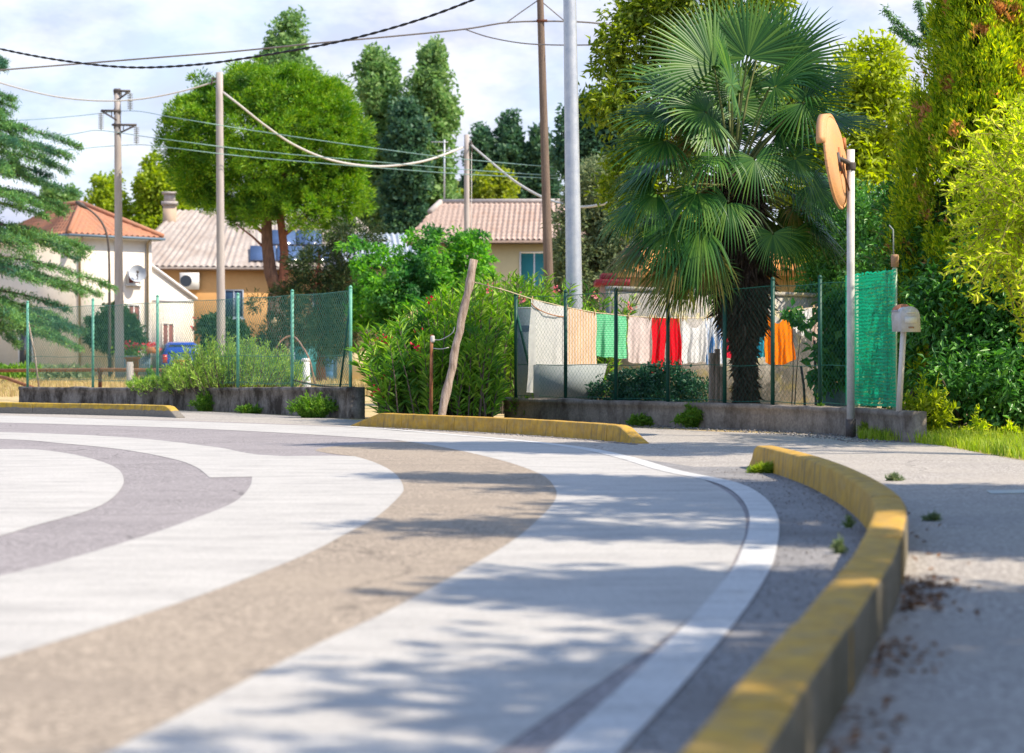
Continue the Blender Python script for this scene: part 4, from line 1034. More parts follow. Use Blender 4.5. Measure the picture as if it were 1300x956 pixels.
m = MB(); lb.box(m, .05, 1.6, -.06, .12, .32, .5); m.build('bumper', MAT['steel'], t)
m = MB(); lb.box(m, .56, 1.08, -.03, .03, .66, .78); m.build('number_plate', MAT['plasticwhite'], t)
for x in (.0, 1.46):
    for y in (.62, 2.95):
        m = MB(); m.tube([lb.p(x+.01, y, .29), lb.p(x+.19, y, .29)], .29, 18); wh = m.build('wheel', MAT['tyre'], t)
        m = MB(); m.tube([lb.p(x, y, .29), lb.p(x+.2, y, .29)], .17, 14); m.build('rim', MAT['galv'], wh)
# gate, low fence and odds and ends before the houses
t = thing('garden_gate', GS(175, 33), 'low dark blue slatted gate below the satellite dish', 'gate')
for x in (158, 174, 190):
    m = MB(); p = GS(x, 33); m.box(p + np.array([0, 0, .5]), (.06, .06, 1.0)); m.build('post', MAT['bluegrey'], t)
m = MB()
for k in range(14): m.box(GS(159.5+30*k/13.0, 33) + np.array([0, -.04, .48]), (.05, .02, .8))
m.build('slats', MAT['bluegrey'], t)
t = thing('metal_fence', GS(320, 29.2), 'low blue grey sheet fence in front of the ochre house', 'fence')
m = MB(); A, B = GS(224, 29.4), GS(400, 29.0); d = (B-A)/9
for k in range(10): m.box(A + d*k + np.array([0, 0, .65]), (.07, .07, 1.3))
m.build('post', MAT['steel'], t)
m = MB(); m.prism([A + np.array([0, .06, .1]), B + np.array([0, .06, .1]), B + np.array([0, .06, 1.2]), A + np.array([0, .06, 1.2])], (0, .03, 0)); m.build('sheet', MAT['bluegrey'], t)
m = MB(); m.prism([A + np.array([0, .0, 1.203]), B + np.array([0, .0, 1.203]), B + np.array([0, .0, 1.3]), A + np.array([0, .0, 1.3])], (0, .12, 0)); m.build('top_rail', M('pale_blue_rail', (.35, .45, .55), .6, .15, 4), t)
m = MB(); p = GS(420, 36); m.lathe(p, [(.24, 0), (.27, .05), (.28, .3), (.27, .32), (.28, .34), (.28, .6), (.26, .85), (.22, .9)], 16); tag(m.build('barrel', MAT['barrel'], None, True), 'blue plastic barrel under the dark trees', 'barrel')
m = MB(); p = GS(431, 37); m.lathe(p, [(.2, 0), (.22, .05), (.22, .75), (.16, .8)], 14); tag(m.build('barrel', MAT['bluegrey'], None, True), 'greyer barrel right of the blue plastic barrel', 'barrel')
m = MB(); p = GS(387, 35); m.box(p + np.array([0, .4, .65]), (.8, .6, 1.3), .1); o = tag(m.build('tool_cabinet', MAT['teal']), 'teal garden cabinet behind the fence left of the barrels', 'cabinet')
m = MB(); m.box(p + np.array([0, .4, 1.34]), (.88, .68, .06), .1); m.build('lid', MAT['steel'], o)
m = MB(); p = GS(450, 38); m.box(p + np.array([0.2, .3, .5]), (1.6, .2, 1.0), 0); tag(m.build('garden_wall', MAT['creamwall']), 'low cream wall under the dark trees by the barrels', 'wall')
# window box and pots at the white house
t = thing('window_box', GS(30, 36), 'red flower trough with green plants before the dark doorway', 'flower trough')
m = MB(); p = GS(33, 36); m.box(p + np.array([0, 0, .22]), (1.3, .3, .3)); m.box(p + np.array([-.5, 0, .04]), (.1, .25, .075)); m.box(p + np.array([.5, 0, .04]), (.1, .25, .075)); m.build('trough', MAT['maroon'], t)
rng = np.random.default_rng(77); n = 400
P = p + np.stack([rng.uniform(-.62, .62, n), rng.uniform(-.12, .12, n), np.full(n, .36)], 1)
leaf_obj('plants', P, unit(rnd(rng, n)*.8 + [0, 0, 1]), rnd(rng, n), .18, .06, LF['grass'], t)

# ------------------------------------------------------------------ trees far away
def bl(x, y, s, rx, ry, dy=0):
    """ellipsoid blob from photo pixels: centre x,y; radii rx (wide) and ry (tall) in pixels"""
    c = W(x, y, s); return (c[0], c[1]+dy, c[2], rx/s, rx/s, ry/s)
# umbrella pine
s = 36.5; rng = np.random.default_rng(21); base = GS(355, s)
t = thing('umbrella_pine', base, 'broad domed umbrella pine with a forked reddish trunk', 'tree')
m = MB(); fk = W(352, 372, s)
m.tube([base, W(354, 440, s), W(351, 405, s), fk], [.46, .36, .34, .32], 10); m.tube([fk, W(343, 345, s), W(339, 310, s), W(338, 270, s), W(330, 220, s)], [.26, .23, .2, .18, .12], 9)
m.build('trunk', MAT['bark'], t, True)
m = MB(); m.tube([fk + np.array([0, -.02, -.2]), W(360, 350, s), W(361, 320, s), W(356, 275, s), W(362, 220, s)], [.2, .17, .15, .14, .1], 9)
m.tube([W(358, 300, s), W(385, 280, s), W(420, 240, s)], [.09, .06, .03], 6); m.tube([W(339, 300, s), W(310, 275, s), W(270, 255, s), W(240, 225, s)], [.08, .06, .05, .02], 6)
m.tube([W(341, 320, s), W(320, 300, s), W(300, 285, s)], [.06, .04, .02], 6)
m.tube([W(336, 240, s), W(300, 200, s), W(260, 150, s)], [.1, .07, .03], 6); m.tube([W(360, 240, s), W(400, 190, s), W(430, 150, s)], [.1, .07, .03], 6); m.build('limbs', MAT['barkred'], t, True)
m = MB(); q = W(352, 409, s) + np.array([0, -.36, 0]); m.tube([q + np.array([0, .05, 0]), q + np.array([.02, -.03, 0])], .17, 12); m.build('cut_branch', MAT['cut'], t)
blobs = [bl(345, 178, s, 112, 78), bl(290, 170, s, 72, 55, -.5), bl(405, 165, s, 58, 60, -.4), bl(345, 125, s, 70, 40), bl(260, 205, s, 48, 50), bl(300, 220, s, 60, 45, .6), bl(385, 215, s, 62, 55, .5),
         bl(425, 210, s, 42, 62), bl(440, 185, s, 24, 42), bl(240, 165, s, 34, 42), bl(220, 185, s, 18, 30), bl(420, 255, s, 38, 36), bl(300, 120, s, 40, 25), bl(400, 122, s, 40, 25), bl(452, 250, s, 20, 22), bl(405, 285, s, 22, 18), bl(320, 262, s, 30, 20), bl(250, 240, s, 22, 18), bl(212, 165, s, 10, 16), bl(375, 100, s, 20, 12), bl(310, 98, s, 18, 12), bl(300, 250, s, 34, 20, -.6), bl(390, 268, s, 40, 26, -.8), bl(345, 252, s, 36, 20, -.9), bl(430, 285, s, 24, 20), bl(262, 250, s, 26, 14), bl(437, 135, s, 16, 18), bl(262, 128, s, 18, 18)]
for k in range(58):
    a = rng.random()*6.283; q = .96 + .2*rng.random(); rr_ = 7 + 12*rng.random()
    blobs.append(bl(342 + 108*q*math.cos(a), 180 + 84*q*math.sin(a), s, rr_, rr_*.8, rng.normal()*1.0))
P, D, Nn = crown(blobs, 2600, 74, .25, rng, .72, .5, .7, .75); n = len(P)
leaf_obj('crown', P, D, Nn, .13*(.6+.8*rng.random(n)), .042, LF['pine'], t, fold=.1, droop=.05)
# lone pine tufts low on the trunk and the dark young pines under it
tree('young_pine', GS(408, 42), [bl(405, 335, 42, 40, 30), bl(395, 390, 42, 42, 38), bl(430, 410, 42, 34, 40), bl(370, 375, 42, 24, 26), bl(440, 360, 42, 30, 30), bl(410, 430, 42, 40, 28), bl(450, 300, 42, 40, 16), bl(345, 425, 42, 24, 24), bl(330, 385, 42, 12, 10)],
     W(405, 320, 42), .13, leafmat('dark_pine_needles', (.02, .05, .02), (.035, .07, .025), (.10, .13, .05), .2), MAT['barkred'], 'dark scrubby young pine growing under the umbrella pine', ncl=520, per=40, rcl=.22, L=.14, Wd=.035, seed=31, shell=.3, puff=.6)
# tall poplars
POP = 'tall poplars beyond the houses'
def poplar(x, ytop, w, s, mat, label, seed, yb=330, ncl=520, group=POP, L=.30, Wd=.2):
    rng = np.random.default_rng(seed); bs = []
    H = yb - ytop
    for k in range(20):
        f = k/19; ww = w*.80*(.48 + .52*min(1, (f*2.0))**.7)*(1 - .25*max(0, f-.7)/.3)
        bs.append(bl(x + (rng.random()-.5)*w*.55*min(1, f*2+.1), ytop + H*(.04 + .9*f), s, ww*(.45+.4*rng.random()), H*.085*(1+.5*rng.random()), (rng.random()-.5)*w/s*.5))
    return tree('poplar_tree', GS(x, s), bs, W(x, ytop+H*.25, s), .28, mat, MAT['barkg'], label, group=group, ncl=ncl, per=34, rcl=.42, L=L*.85, Wd=Wd, seed=seed, shell=.35, up=.35)
poplar(362, 24, 84, 22, LF['poplar'], 'tall poplar rising just above the umbrella pine', 41, 260)
poplar(480, 68, 62, 24, LF['poplar'], 'tall narrow poplar right of the umbrella pine', 42, 330)
poplar(548, 64, 66, 24.5, LF['poplar'], 'broadest dark poplar, behind the television antenna', 43, 330, 620)
poplar(515, 130, 44, 25, LF['darkfar'], 'shorter dark poplar between the two tall ones', 44, 330, 380)
poplar(193, 206, 40, 20, LF['lightpoplar'], 'yellow green poplar right of the concrete power pole', 45, 330, 330, 'light yellow green poplars at left')
poplar(222, 212, 34, 20, LF['lightpoplar'], 'yellow green poplar touching the left edge of the umbrella pine', 46, 330, 280, 'light yellow green poplars at left')
poplar(135, 225, 46, 20, LF['lightpoplar'], 'sparse yellow green poplar behind the street lamp', 47, 320, 170, 'light yellow green poplars at left')
poplar(65, 240, 22, 19, LF['poplar'], 'small treetop showing above the red roof', 48, 310, 130)
poplar(88, 243, 20, 19, LF['poplar'], 'second small treetop above the red roof, nearer the lamp', 49, 310, 120)
for k, (x, yt, w_, mt, lab) in enumerate(((612, 165, 44, LF['darkfar'], 'hazy dark tree behind the shorter grey pole'), (648, 158, 48, LF['darkfar'], 'hazy dark tree between the grey pole and the wooden pole'), (684, 172, 40, LF['darkfar'], 'hazy dark tree directly behind the wooden pole'))):
    poplar(x, yt, w_, 18, mt, lab, 60+k, 330, 420, 'dark trees beyond the pink roof', .36, .24)
for k, (x, yt, w_, lab) in enumerate(((555, 232, 56, 'yellowish bushy tree behind the ridge of the pink roof'), (630, 222, 60, 'yellowish bushy tree right of the shorter grey pole'), (588, 250, 50, 'low yellowish tree directly above the pink roof'))):
    poplar(x, yt, w_, 24, LF['yellowbush'], lab, 66+k, 320, 260, 'yellowish trees above the pink roof')
# blue green tree and olive behind the steel post
tree('broadleaf_tree', GS(748, 42), [bl(745, 165, 42, 32, 40), bl(772, 150, 42, 26, 34), bl(735, 205, 42, 22, 30), bl(770, 205, 42, 30, 40), bl(800, 170, 42, 30, 40), bl(722, 190, 42, 14, 22)], W(752, 200, 42), .2,
     LF['bluegreen'] if False else LF['darkfar'], MAT['barkg'], 'dark blue green tree between the steel post and the palm', ncl=420, per=45, rcl=.34, L=.17, Wd=.11, seed=71)
tree('olive_tree', GS(745, 50), [bl(760, 250, 50, 40, 45), bl(740, 310, 50, 45, 50), bl(790, 310, 50, 45, 50), bl(760, 365, 50, 55, 40), bl(722, 350, 50, 20, 30)], W(752, 260, 50), .16,
     LF['greyolive'], MAT['barkg'], 'pale grey green tree behind the steel post', ncl=520, per=42, rcl=.28, L=.15, Wd=.055, seed=72)
# cedar at the far left
s = 45; rng = np.random.default_rng(81); base = GS(-28, s); t = thing('cedar_tree', base, 'large cedar with drooping layered branches at the left edge', 'tree')
m = MB(); m.tube([base, W(-28, 300, s), W(-26, 60, s)], [.34, .26, .08], 10); m.build('trunk', MAT['barkg'], t, True)
Ps = []; Ds = []; m = MB()
tiers = [(86, 40), (146, 50), (170, 60), (199, 122), (234, 128), (276, 122), (322, 145), (368, 158), (404, 140), (434, 136)]
for ti, (y, ln) in enumerate(tiers):
    for k in range(6):
        a = -1.3 + 2.6*k/5 + rng.normal()*.15 if k else 0.0
        if k == 0: a = rng.normal()*.2
        L0 = ln/s*(.72+.4*rng.random()) * (1.0 if abs(a) < .5 else .95)
        o = W(-27, y - ln*.25 + rng.normal()*8, s); d = np.array([math.cos(a), math.sin(a)*.95, 0])
        q = [o + d*L0*f + np.array([0, 0, -L0*(.03*f + .22*f*f) ]) for f in np.linspace(0, 1, 8)]
        m.tube(q, list(np.linspace(.05, .008, 8)), 5, False)
        nn = int(210*L0/3); f = rng.random(nn)**.75; wd = .62*np.sin(np.clip(f*1.05+.12, 0, 1)*math.pi)**.7 * (.35+.65*L0/3.4)
        c = np.stack([np.interp(f, np.linspace(0, 1, 8), np.array(q)[:, i]) for i in range(3)], 1)
        sd_ = np.array([-d[1], d[0], 0]); off = rng.normal(size=nn)*wd*.55
        c = c + sd_*off[:, None]; c[:, 2] += rng.normal(size=nn)*.035 - .20*np.abs(off)
        # needle tufts
        rep = 7; c = np.repeat(c, rep, 0) + rng.normal(size=(nn*rep, 3))*np.array([.055, .055, .03])
        Ps.append(c); Ds.append(unit(rnd(rng, nn*rep)*.8 + d*.5 + np.array([0, 0, .15])))
m.build('branches', MAT['barkg'], t)
P = np.concatenate(Ps); D = np.concatenate(Ds); n = len(P)
leaf_obj('crown', P, D, unit(rnd(rng, n)*.6 + [0, 0, 1]), .12*(.6+.8*rng.random(n)), .032, LF['cedar'], t, fold=.1, droop=.1)
# locust / broadleaf tree in the middle
tree('locust_tree', GS(545, 55), [bl(520, 370, 55, 72, 50), bl(560, 330, 55, 62, 38), bl(592, 350, 55, 42, 42), bl(490, 345, 55, 40, 36), bl(540, 400, 55, 80, 45), bl(620, 405, 55, 26, 28), bl(475, 395, 55, 34, 44), bl(590, 305, 55, 30, 18), bl(535, 300, 55, 24, 14), bl(455, 320, 55, 24, 18)],
     W(545, 340, 55), .14, LF['locust'], MAT['barkg'], 'bright green feathery tree in front of the pink roof', ncl=620, per=46, rcl=.2, L=.11, Wd=.055, seed=91, shell=.4, up=.1, flat=.5)
# far tree mass along the horizon (kept behind every house)
rng = np.random.default_rng(95); bs = []
for k in range(90):
    X = -120 + 240*k/89 + rng.normal()*2; Y = 190 + rng.random()*25
    bs.append((X, Y, 3.2 + rng.random()*2, 3.5, 3, 3.5 + rng.random()*2.5))
P, D, Nn = crown(bs, 2600, 14, 1.2, rng, .5, .3); n = len(P)
tag(leaf_obj('far_woods', P, D, Nn, .9, .6, LF['darkfar']), 'distant band of dark trees along the horizon', 'woods', kind='stuff')

# ------------------------------------------------------------------ garden: left side
def bush(name, base, blobs, mat, label, cat, ncl, per, rcl, L, Wd, seed, stem=None, sr=.022, up=.3, shell=.45, flat=1., puff=0., group=None):
    rng = np.random.default_rng(seed); t = thing(name, base, label, cat, group)
    m = MB(); b0 = np.array(base, float)
    for b in blobs:
        e = np.array(b[:3]); m.tube([b0 + rng.normal(size=3)*[.015, .015, 0], (b0+e)/2 + rng.normal(size=3)*.03, e], [sr, sr*.7, sr*.35], 5, False)
    m.build('stems', stem or MAT['barkg'], t)
    P, D, Nn = crown(blobs, ncl, per, rcl, rng, shell, up, puff, flat); n = len(P)
    ok = P[:, 2] > .02; P, D, Nn = P[ok], D[ok], Nn[ok]; n = len(P)
    leaf_obj('foliage', P, D, Nn, L*(.6+.8*rng.random(n)), Wd*(.7+.6*rng.random(n)), mat, t); return t
b = bush('topiary_shrub', GS(142, 31), [bl(128, 420, 31, 22, 20), bl(145, 412, 31, 20, 24), bl(142, 400, 31, 10, 12), bl(140, 432, 31, 24, 14)], LF['box'], 'dark round shrub clipped on a stem before the white house', 'shrub', 220, 40, .22, .16, .1, 101)
bush('topiary_shrub', GS(168, 31), [bl(165, 420, 31, 13, 18), bl(168, 435, 31, 12, 12)], LF['box'], 'smaller dark shrub right of the concrete power pole', 'shrub', 120, 40, .2, .16, .1, 102)
bush('rose_bush', GS(280, 34), [bl(270, 420, 34, 18, 18), bl(285, 425, 34, 20, 20), bl(300, 425, 34, 14, 16), bl(278, 442, 34, 24, 16)], LF['box'], 'dark green bush with red flowers in front of the ochre wall', 'shrub', 260, 40, .2, .14, .1, 103)
rng = np.random.default_rng(104); P = np.concatenate([W(298, 420, 33.5) + rng.normal(size=(60, 3))*.09, W(307, 424, 33.5) + rng.normal(size=(50, 3))*.08, W(254, 412, 33.5) + rng.normal(size=(30, 3))*.12]) + np.array([0, -.5, 0]); n = len(P)
t = thing('red_flowers', W(300, 425, 33.5) + [0, -.5, 0], 'red blooms on the dark bush before the ochre wall', 'flowers'); leaf_obj('petals', P, rnd(rng, n), rnd(rng, n), .13, .12, LF['red'], t)
m = MB(); m.tube([W(298, 421, 33.5) + np.array([0, -.5, 0]), GS(295, 33.5) + np.array([0, -.3, 0])], .015, 4); m.tube([W(254, 413, 33.5) + np.array([0, -.5, 0]), GS(265, 33.5) + np.array([0, -.3, 0])], .015, 4); m.build('stem', MAT['barkg'], t)
t = thing('geranium_pot', GS(168, 34), 'pot of red geraniums under the satellite dish', 'flower pot')
m = MB(); m.lathe(GS(168, 34), [(.2, 0), (.26, .75), (.3, .76), (.3, .85), (.24, .85)], 14); m.build('pot', MAT['terracotta'], t, True)
P = W(168, 439, 34) + rng.normal(size=(70, 3))*[.2, .14, .08]; leaf_obj('blooms', P, rnd(rng, 70), rnd(rng, 70), .10, .09, LF['red'], t)
P = W(168, 444, 34) + rng.normal(size=(160, 3))*[.26, .16, .1]; leaf_obj('leaves', P, rnd(rng, 160), rnd(rng, 160), .15, .11, LF['weed'], t)
t = thing('geranium_pot', W(198, 444, 34), 'small terracotta trough of geraniums on the sill of the maroon door', 'flower pot')
m = MB(); m.box(W(194, 443, 33.0) + np.array([0, -.0, -.05]), (.5, .22, .24), R(42)); m.build('pot', MAT['terracotta'], t)
P = W(194, 438, 33.0) + rng.normal(size=(36, 3))*[.14, .1, .05]; leaf_obj('blooms', P, rnd(rng, 36), rnd(rng, 36), .1, .1, LF['red'], t)
for k, (x0, x1, s, h, mt, lab) in enumerate(((-40, 60, 37, .55, LF['weed'], 'low mixed plants in the bed before the shaded wall'), (58, 112, 38, .5, LF['greyolive'], 'dry pale plants in the bed by the house corner'))):
    rng = np.random.default_rng(110+k); n = 1500; x = rng.uniform(x0, x1, n); P = np.stack([(x-650)/s, FPX/s + rng.normal(size=n)*.5, rng.random(n)*h*(.5+.5*np.sin(x*.3)**2)], 1)
    tag(leaf_obj('flower_bed_plants', P, unit(rnd(rng, n) + [0, 0, 1]), rnd(rng, n), .2, .08, mt), lab, 'plants', kind='stuff')
# rosemary shrub spilling over the left wall
s = 89; rng = np.random.default_rng(120); t = thing('rosemary_shrub', GS(290, 87), 'bushy bright green rosemary like shrub spilling over the left wall', 'shrub')
Ps = []; Ds = []; m = MB()
def spike_set(n_st, x0, x1, ytop, ybase, s0, hs, per):
    for k in range(n_st):
        x = rng.uniform(x0, x1); b0 = W(x + rng.normal()*4, ybase + rng.normal()*3, s0 + rng.normal()*1.6)
        cx = (x0+x1)/2; ln = (x-cx)/(x1-x0)*1.2
        hh = (ybase-np.interp(x, *ytop))/s0*(.45+.6*rng.random())
        e = b0 + np.array([ln*hh*.7 + rng.normal()*.05, rng.normal()*.08 - .05, hh])
        mid = (b0+e)/2 + np.array([ln*.1, -.03, .04])
        q = np.array([b0, mid, e]); m.tube(list(q), [.006, .005, .002], 4, False)
        f = rng.random(per)*.92+.08; p = np.where(f[:, None] < .5, b0 + (mid-b0)*f[:, None]*2, mid + (e-mid)*(f[:, None]-.5)*2)
        d = unit(e-b0); Ps.append(p + rng.normal(size=(per, 3))*.006); Ds.append(unit(d*.9 + rnd(rng, per)*.8))
spike_set(430, 222, 368, ([218, 235, 262, 290, 330, 352, 372], [488, 455, 440, 428, 436, 448, 478]), 496, 90, None, 46)
spike_set(90, 175, 250, ([170, 200, 230, 252], [492, 474, 470, 480]), 497, 87, None, 40)
m.build('stems', MAT['barkg'], t)
P = np.concatenate(Ps); D = np.concatenate(Ds); n = len(P)
leaf_obj('foliage', P, D, rnd(rng, n), .065*(.6+.8*rng.random(n)), .014, LF['rosemary'], t, fold=.1, droop=.05)
# weeds: ferny clumps at the wall foot
def weed(label, x, y, wpx, hpx, s, seed, mat, n_st=60, per=24, L=.045, Wd=.014, cat='weed', name='weed_clump', group=None, hang=0):
    rng = np.random.default_rng(seed); b0 = GS(x, s) if y is None else W(x, y, s); Ps = []; Ds = []; m = MB()
    for k in range(n_st):
        a = rng.random()*6.28; r = rng.random()**.6
        e = b0 + np.array([math.cos(a)*wpx/2/s*r, math.sin(a)*wpx/4/s*r, (hpx/s)*(1-.55*r*r)*(.5+.6*rng.random()) - hang*r])
        st = b0 + np.array([math.cos(a), math.sin(a)*.5, 0])*wpx/6/s*r
        mid = (st+e)/2 + np.array([0, 0, hpx/s*.14])
        m.tube([st, mid, e], [.004, .003, .0015], 4, False)
        f = rng.random(per); p = np.where(f[:, None] < .5, st + (mid-st)*f[:, None]*2, mid + (e-mid)*(f[:, None]-.5)*2)
        Ps.append(p); Ds.append(unit(unit(e-st)*.5 + rnd(rng, per)*.9 + [0, 0, .1]))
    t = thing(name, b0, label, cat, group); m.build('stems', LF['weed'], t)
    P = np.concatenate(Ps); n = len(P); leaf_obj('foliage', P, np.concatenate(Ds), rnd(rng, n), L*(.6+.8*rng.random(n)), Wd, mat, t)
    return t
weed('green ferny weed at the foot of the wall end beside the oleander kerb', 398, None, 74, 32, 104, 131, LF['weed'], 110, 34)
weed('low dark weed against the stained wall, right of the shrub', 320, None, 50, 12, 96, 132, LF['weed'], 50, 20)
weed('weed growing under the shrub at the left wall foot', 262, None, 46, 26, 92, 133, LF['weed'], 60, 22)
weed('leafy weed hanging over the left wall near its middle', 192, 494, 56, 34, 85.5, 134, LF['weed'], 70, 26, hang=.28)
weed('dark green spreading weed against the laundry wall', 885, None, 64, 30, 122, 135, LF['weed'], 110, 36)
weed('small weed at the wall foot behind the kerb ramp', 812, None, 40, 14, 119, 136, LF['weed'], 50, 22)
weed('trailing weed on the left part of the laundry wall', 672, None, 60, 40, 109, 137, LF['weed'], 30, 20)
weed('small leafy weed in front of the laundry wall', 726, None, 24, 26, 112, 138, LF['weed'], 22, 14)
weed('thin upright weed left of the mirror pole', 1046, None, 30, 66, 132, 139, LF['weed'], 14, 16)
weed('yellow green tuft at the tip of the long kerb', 972, 604, 44, 14, 205, 140, LF['grass'], 90, 20, .04, .006)
weed('small tuft beside the kerb on the shaded pavement', 1182, 664, 22, 14, 292, 141, LF['greyolive'], 22, 10, .025, .007)
weed('tiny weed in the gutter inside the kerb', 1066, 706, 20, 24, 352, 142, LF['greyolive'], 22, 12, .02, .006)
weed('little weed in the gutter near the far bend of the kerb', 1078, 674, 14, 20, 305, 143, LF['greyolive'], 16, 10, .02, .006)
weed('small weed on the outer side of the kerb bend', 1134, 612, 22, 10, 219, 144, LF['greyolive'], 24, 12, .03, .008)
# oleander
s = 113; rng = np.random.default_rng(150); t = thing('oleander_bush', GS(575, 112), 'large oleander with long narrow leaves and pink flowers behind the kerb', 'shrub')
m = MB(); Ps = []; Ds = []; Fl = []; Fr = []
top_x = [452, 470, 500, 530, 560, 600, 640, 665, 700, 730, 790]; top_y = [470, 425, 412, 400, 372, 352, 350, 352, 352, 366, 372]
for k in range(700):
    x = rng.uniform(478, 700) if k < 620 else rng.uniform(690, 792)
    far = k >= 620
    sd_ = rng.uniform(104, 118.5) if not far else rng.uniform(86, 96)
    if x > 630 and not far: sd_ = rng.uniform(86, 97)
    b0 = GS(x + (575-x)*.08, sd_ ); hh = CH + (HY - np.interp(x, top_x, top_y))/sd_
    hh *= (.22 + .6*rng.random()) if sd_ > 114 else (.55+.47*rng.random())
    e = GS(x + rng.normal()*14, sd_) + np.array([0, 0, hh]); mid = (b0+e)/2 + np.array([0, 0, .08])
    m.tube([b0, mid, e], [.009, .007, .003], 4, False)
    per = 40; f = .08 + .92*rng.random(per)**.8; p = np.where(f[:, None] < .5, b0 + (mid-b0)*f[:, None]*2, mid + (e-mid)*(f[:, None]-.5)*2)
    a = rng.random(per)*6.28; side = np.stack([np.cos(a), np.sin(a), np.zeros(per)], 1)
    Ps.append(p); Ds.append(unit(unit(e-mid)*(.55+.5*rng.random((per, 1))) + side*.75))
    if rng.random() < (.12 if far else .03): (Fl if x > 590 else Fr).append(e + rng.normal(size=(16, 3))*.028)
m.build('stems', MAT['barkg'], t)
P = np.concatenate(Ps); n = len(P)
leaf_obj('foliage', P, np.concatenate(Ds), unit(rnd(rng, n)*.7 + [0, 0, .8]), .16*(.6+.6*rng.random(n)), .024, LF['oleander'], t, fold=.15, droop=.22)
for nm, fl_, mt in (('blossoms', Fl, LF['pink']), ('blossoms', Fr, LF['red'])):
    P = np.concatenate(fl_); n = len(P); leaf_obj(nm, P, rnd(rng, n), rnd(rng, n), .038, .034, mt, t)
# dry field grass
rng = np.random.default_rng(160); n = 26000
s_ = 30 + 36*rng.random(n)**1.3; x = rng.uniform(-60, 520, n); P = np.stack([(x-650)/s_, FPX/s_, np.zeros(n)], 1)
V, F = blades(P, rng, .16, .02, .8); tag(np_obj('dry_grass', V, F, LF['dry']), 'straw coloured dry grass of the field behind the left fence', 'grass', kind='stuff')

# ------------------------------------------------------------------ palm
s = 121.0; rng = np.random.default_rng(170); base = GS(949, s); hub = W(936, 205, s)
t = thing('fan_palm', base, 'tall fan palm with a shaggy dark trunk and drooping fronds', 'palm tree')
def tp(z):
    f = z/hub[2]; return base + (hub-base)*f + np.array([.03*math.sin(f*5), 0, 0])
zs = np.linspace(0, hub[2]+.05, 26); rad = [.09 + .010*math.sin(i*2.1) + .10*max(0, min(1, (i/25-.32)/.2)) - .07*max(0, (i/25-.6)/.4) for i in range(26)]
m = MB(); m.tube([tp(z) for z in zs], rad, 14); m.build('trunk', MAT['fibre'], t, True)
n = 5200; z = rng.random(n)**.9*hub[2]*.98; a = rng.random(n)*6.283; f = z/hub[2]
r = np.interp(f, [0, .3, .5, .65, 1], [.06, .07, .17, .19, .12]) + .035*rng.random(n); P = np.stack([base[0]+(hub[0]-base[0])*f + r*np.cos(a), base[1] + r*np.sin(a), z], 1)
D = unit(np.stack([np.cos(a)*.4, np.sin(a)*.4, -1.1 + .7*rng.random(n)], 1) + rnd(rng, n)*.3)
sh = np.where((f > .40), 1.6, .75)
leaf_obj('fibre_strands', P, D, rnd(rng, n), .13*(.5+rng.random(n))*sh, .018*(1+rng.random(n)), MAT['fibre'], t)
def fan(V, F, hubp, fwd, nrm, Lb, nseg, spread, droop, rng, w0=.030):
    side = np.cross(fwd, nrm)
    for k in range(nseg):
        a = spread*(-1 + 2*(k+.5)/nseg); L = Lb*(.80 + .25*math.cos(a*.55))*(.94+.1*rng.random())
        d = unit(fwd*math.cos(a) + side*math.sin(a)); wv = unit(np.cross(d, nrm)); b0 = len(V); dk = droop*(.6 + .9*rng.random()); L *= .88 + .16*rng.random()
        tw = rng.normal()*.04; rad_n = nrm
        for f, w, fo in ((.04, .25, .3), (.30, .85, .42), (.55, .95, .45), (.8, .55, .35), (1.0, .04, .0)):
            dr = (dk + .05)*max(0, f-.30)**2*1.6; cup = .10*f*(abs(a)/spread)**2
            q = hubp + d*L*f*(1-dr*.25) + np.array([0, 0, -L*dr]) + rad_n*(L*cup + L*.02*tw*f*10)
            ww = w0*w*(Lb/.75)
            V.append(q - wv*ww/2); V.append(q + rad_n*ww*fo*.5); V.append(q + wv*ww/2)
        for j in range(4):
            o = b0+j*3; F.append((o, o+1, o+4, o+3)); F.append((o+1, o+2, o+5, o+4))
VG, FG, VO, FO = [], [], [], []; mp = MB()
def frond(st, hubp, fwd, nr, Lb, nseg, spread, droop, old):
    md = (st+hubp)/2 + np.array([0, 0, .07*np.linalg.norm(hubp-st)])
    mp.tube([st, md, hubp], [.017, .013, .009], 5, False)
    fwd = unit(fwd); nr = unit(nr - fwd*np.dot(fwd, nr))
    fan(VO if old else VG, FO if old else FG, hubp, fwd, nr, Lb, nseg, R(spread), droop, rng)
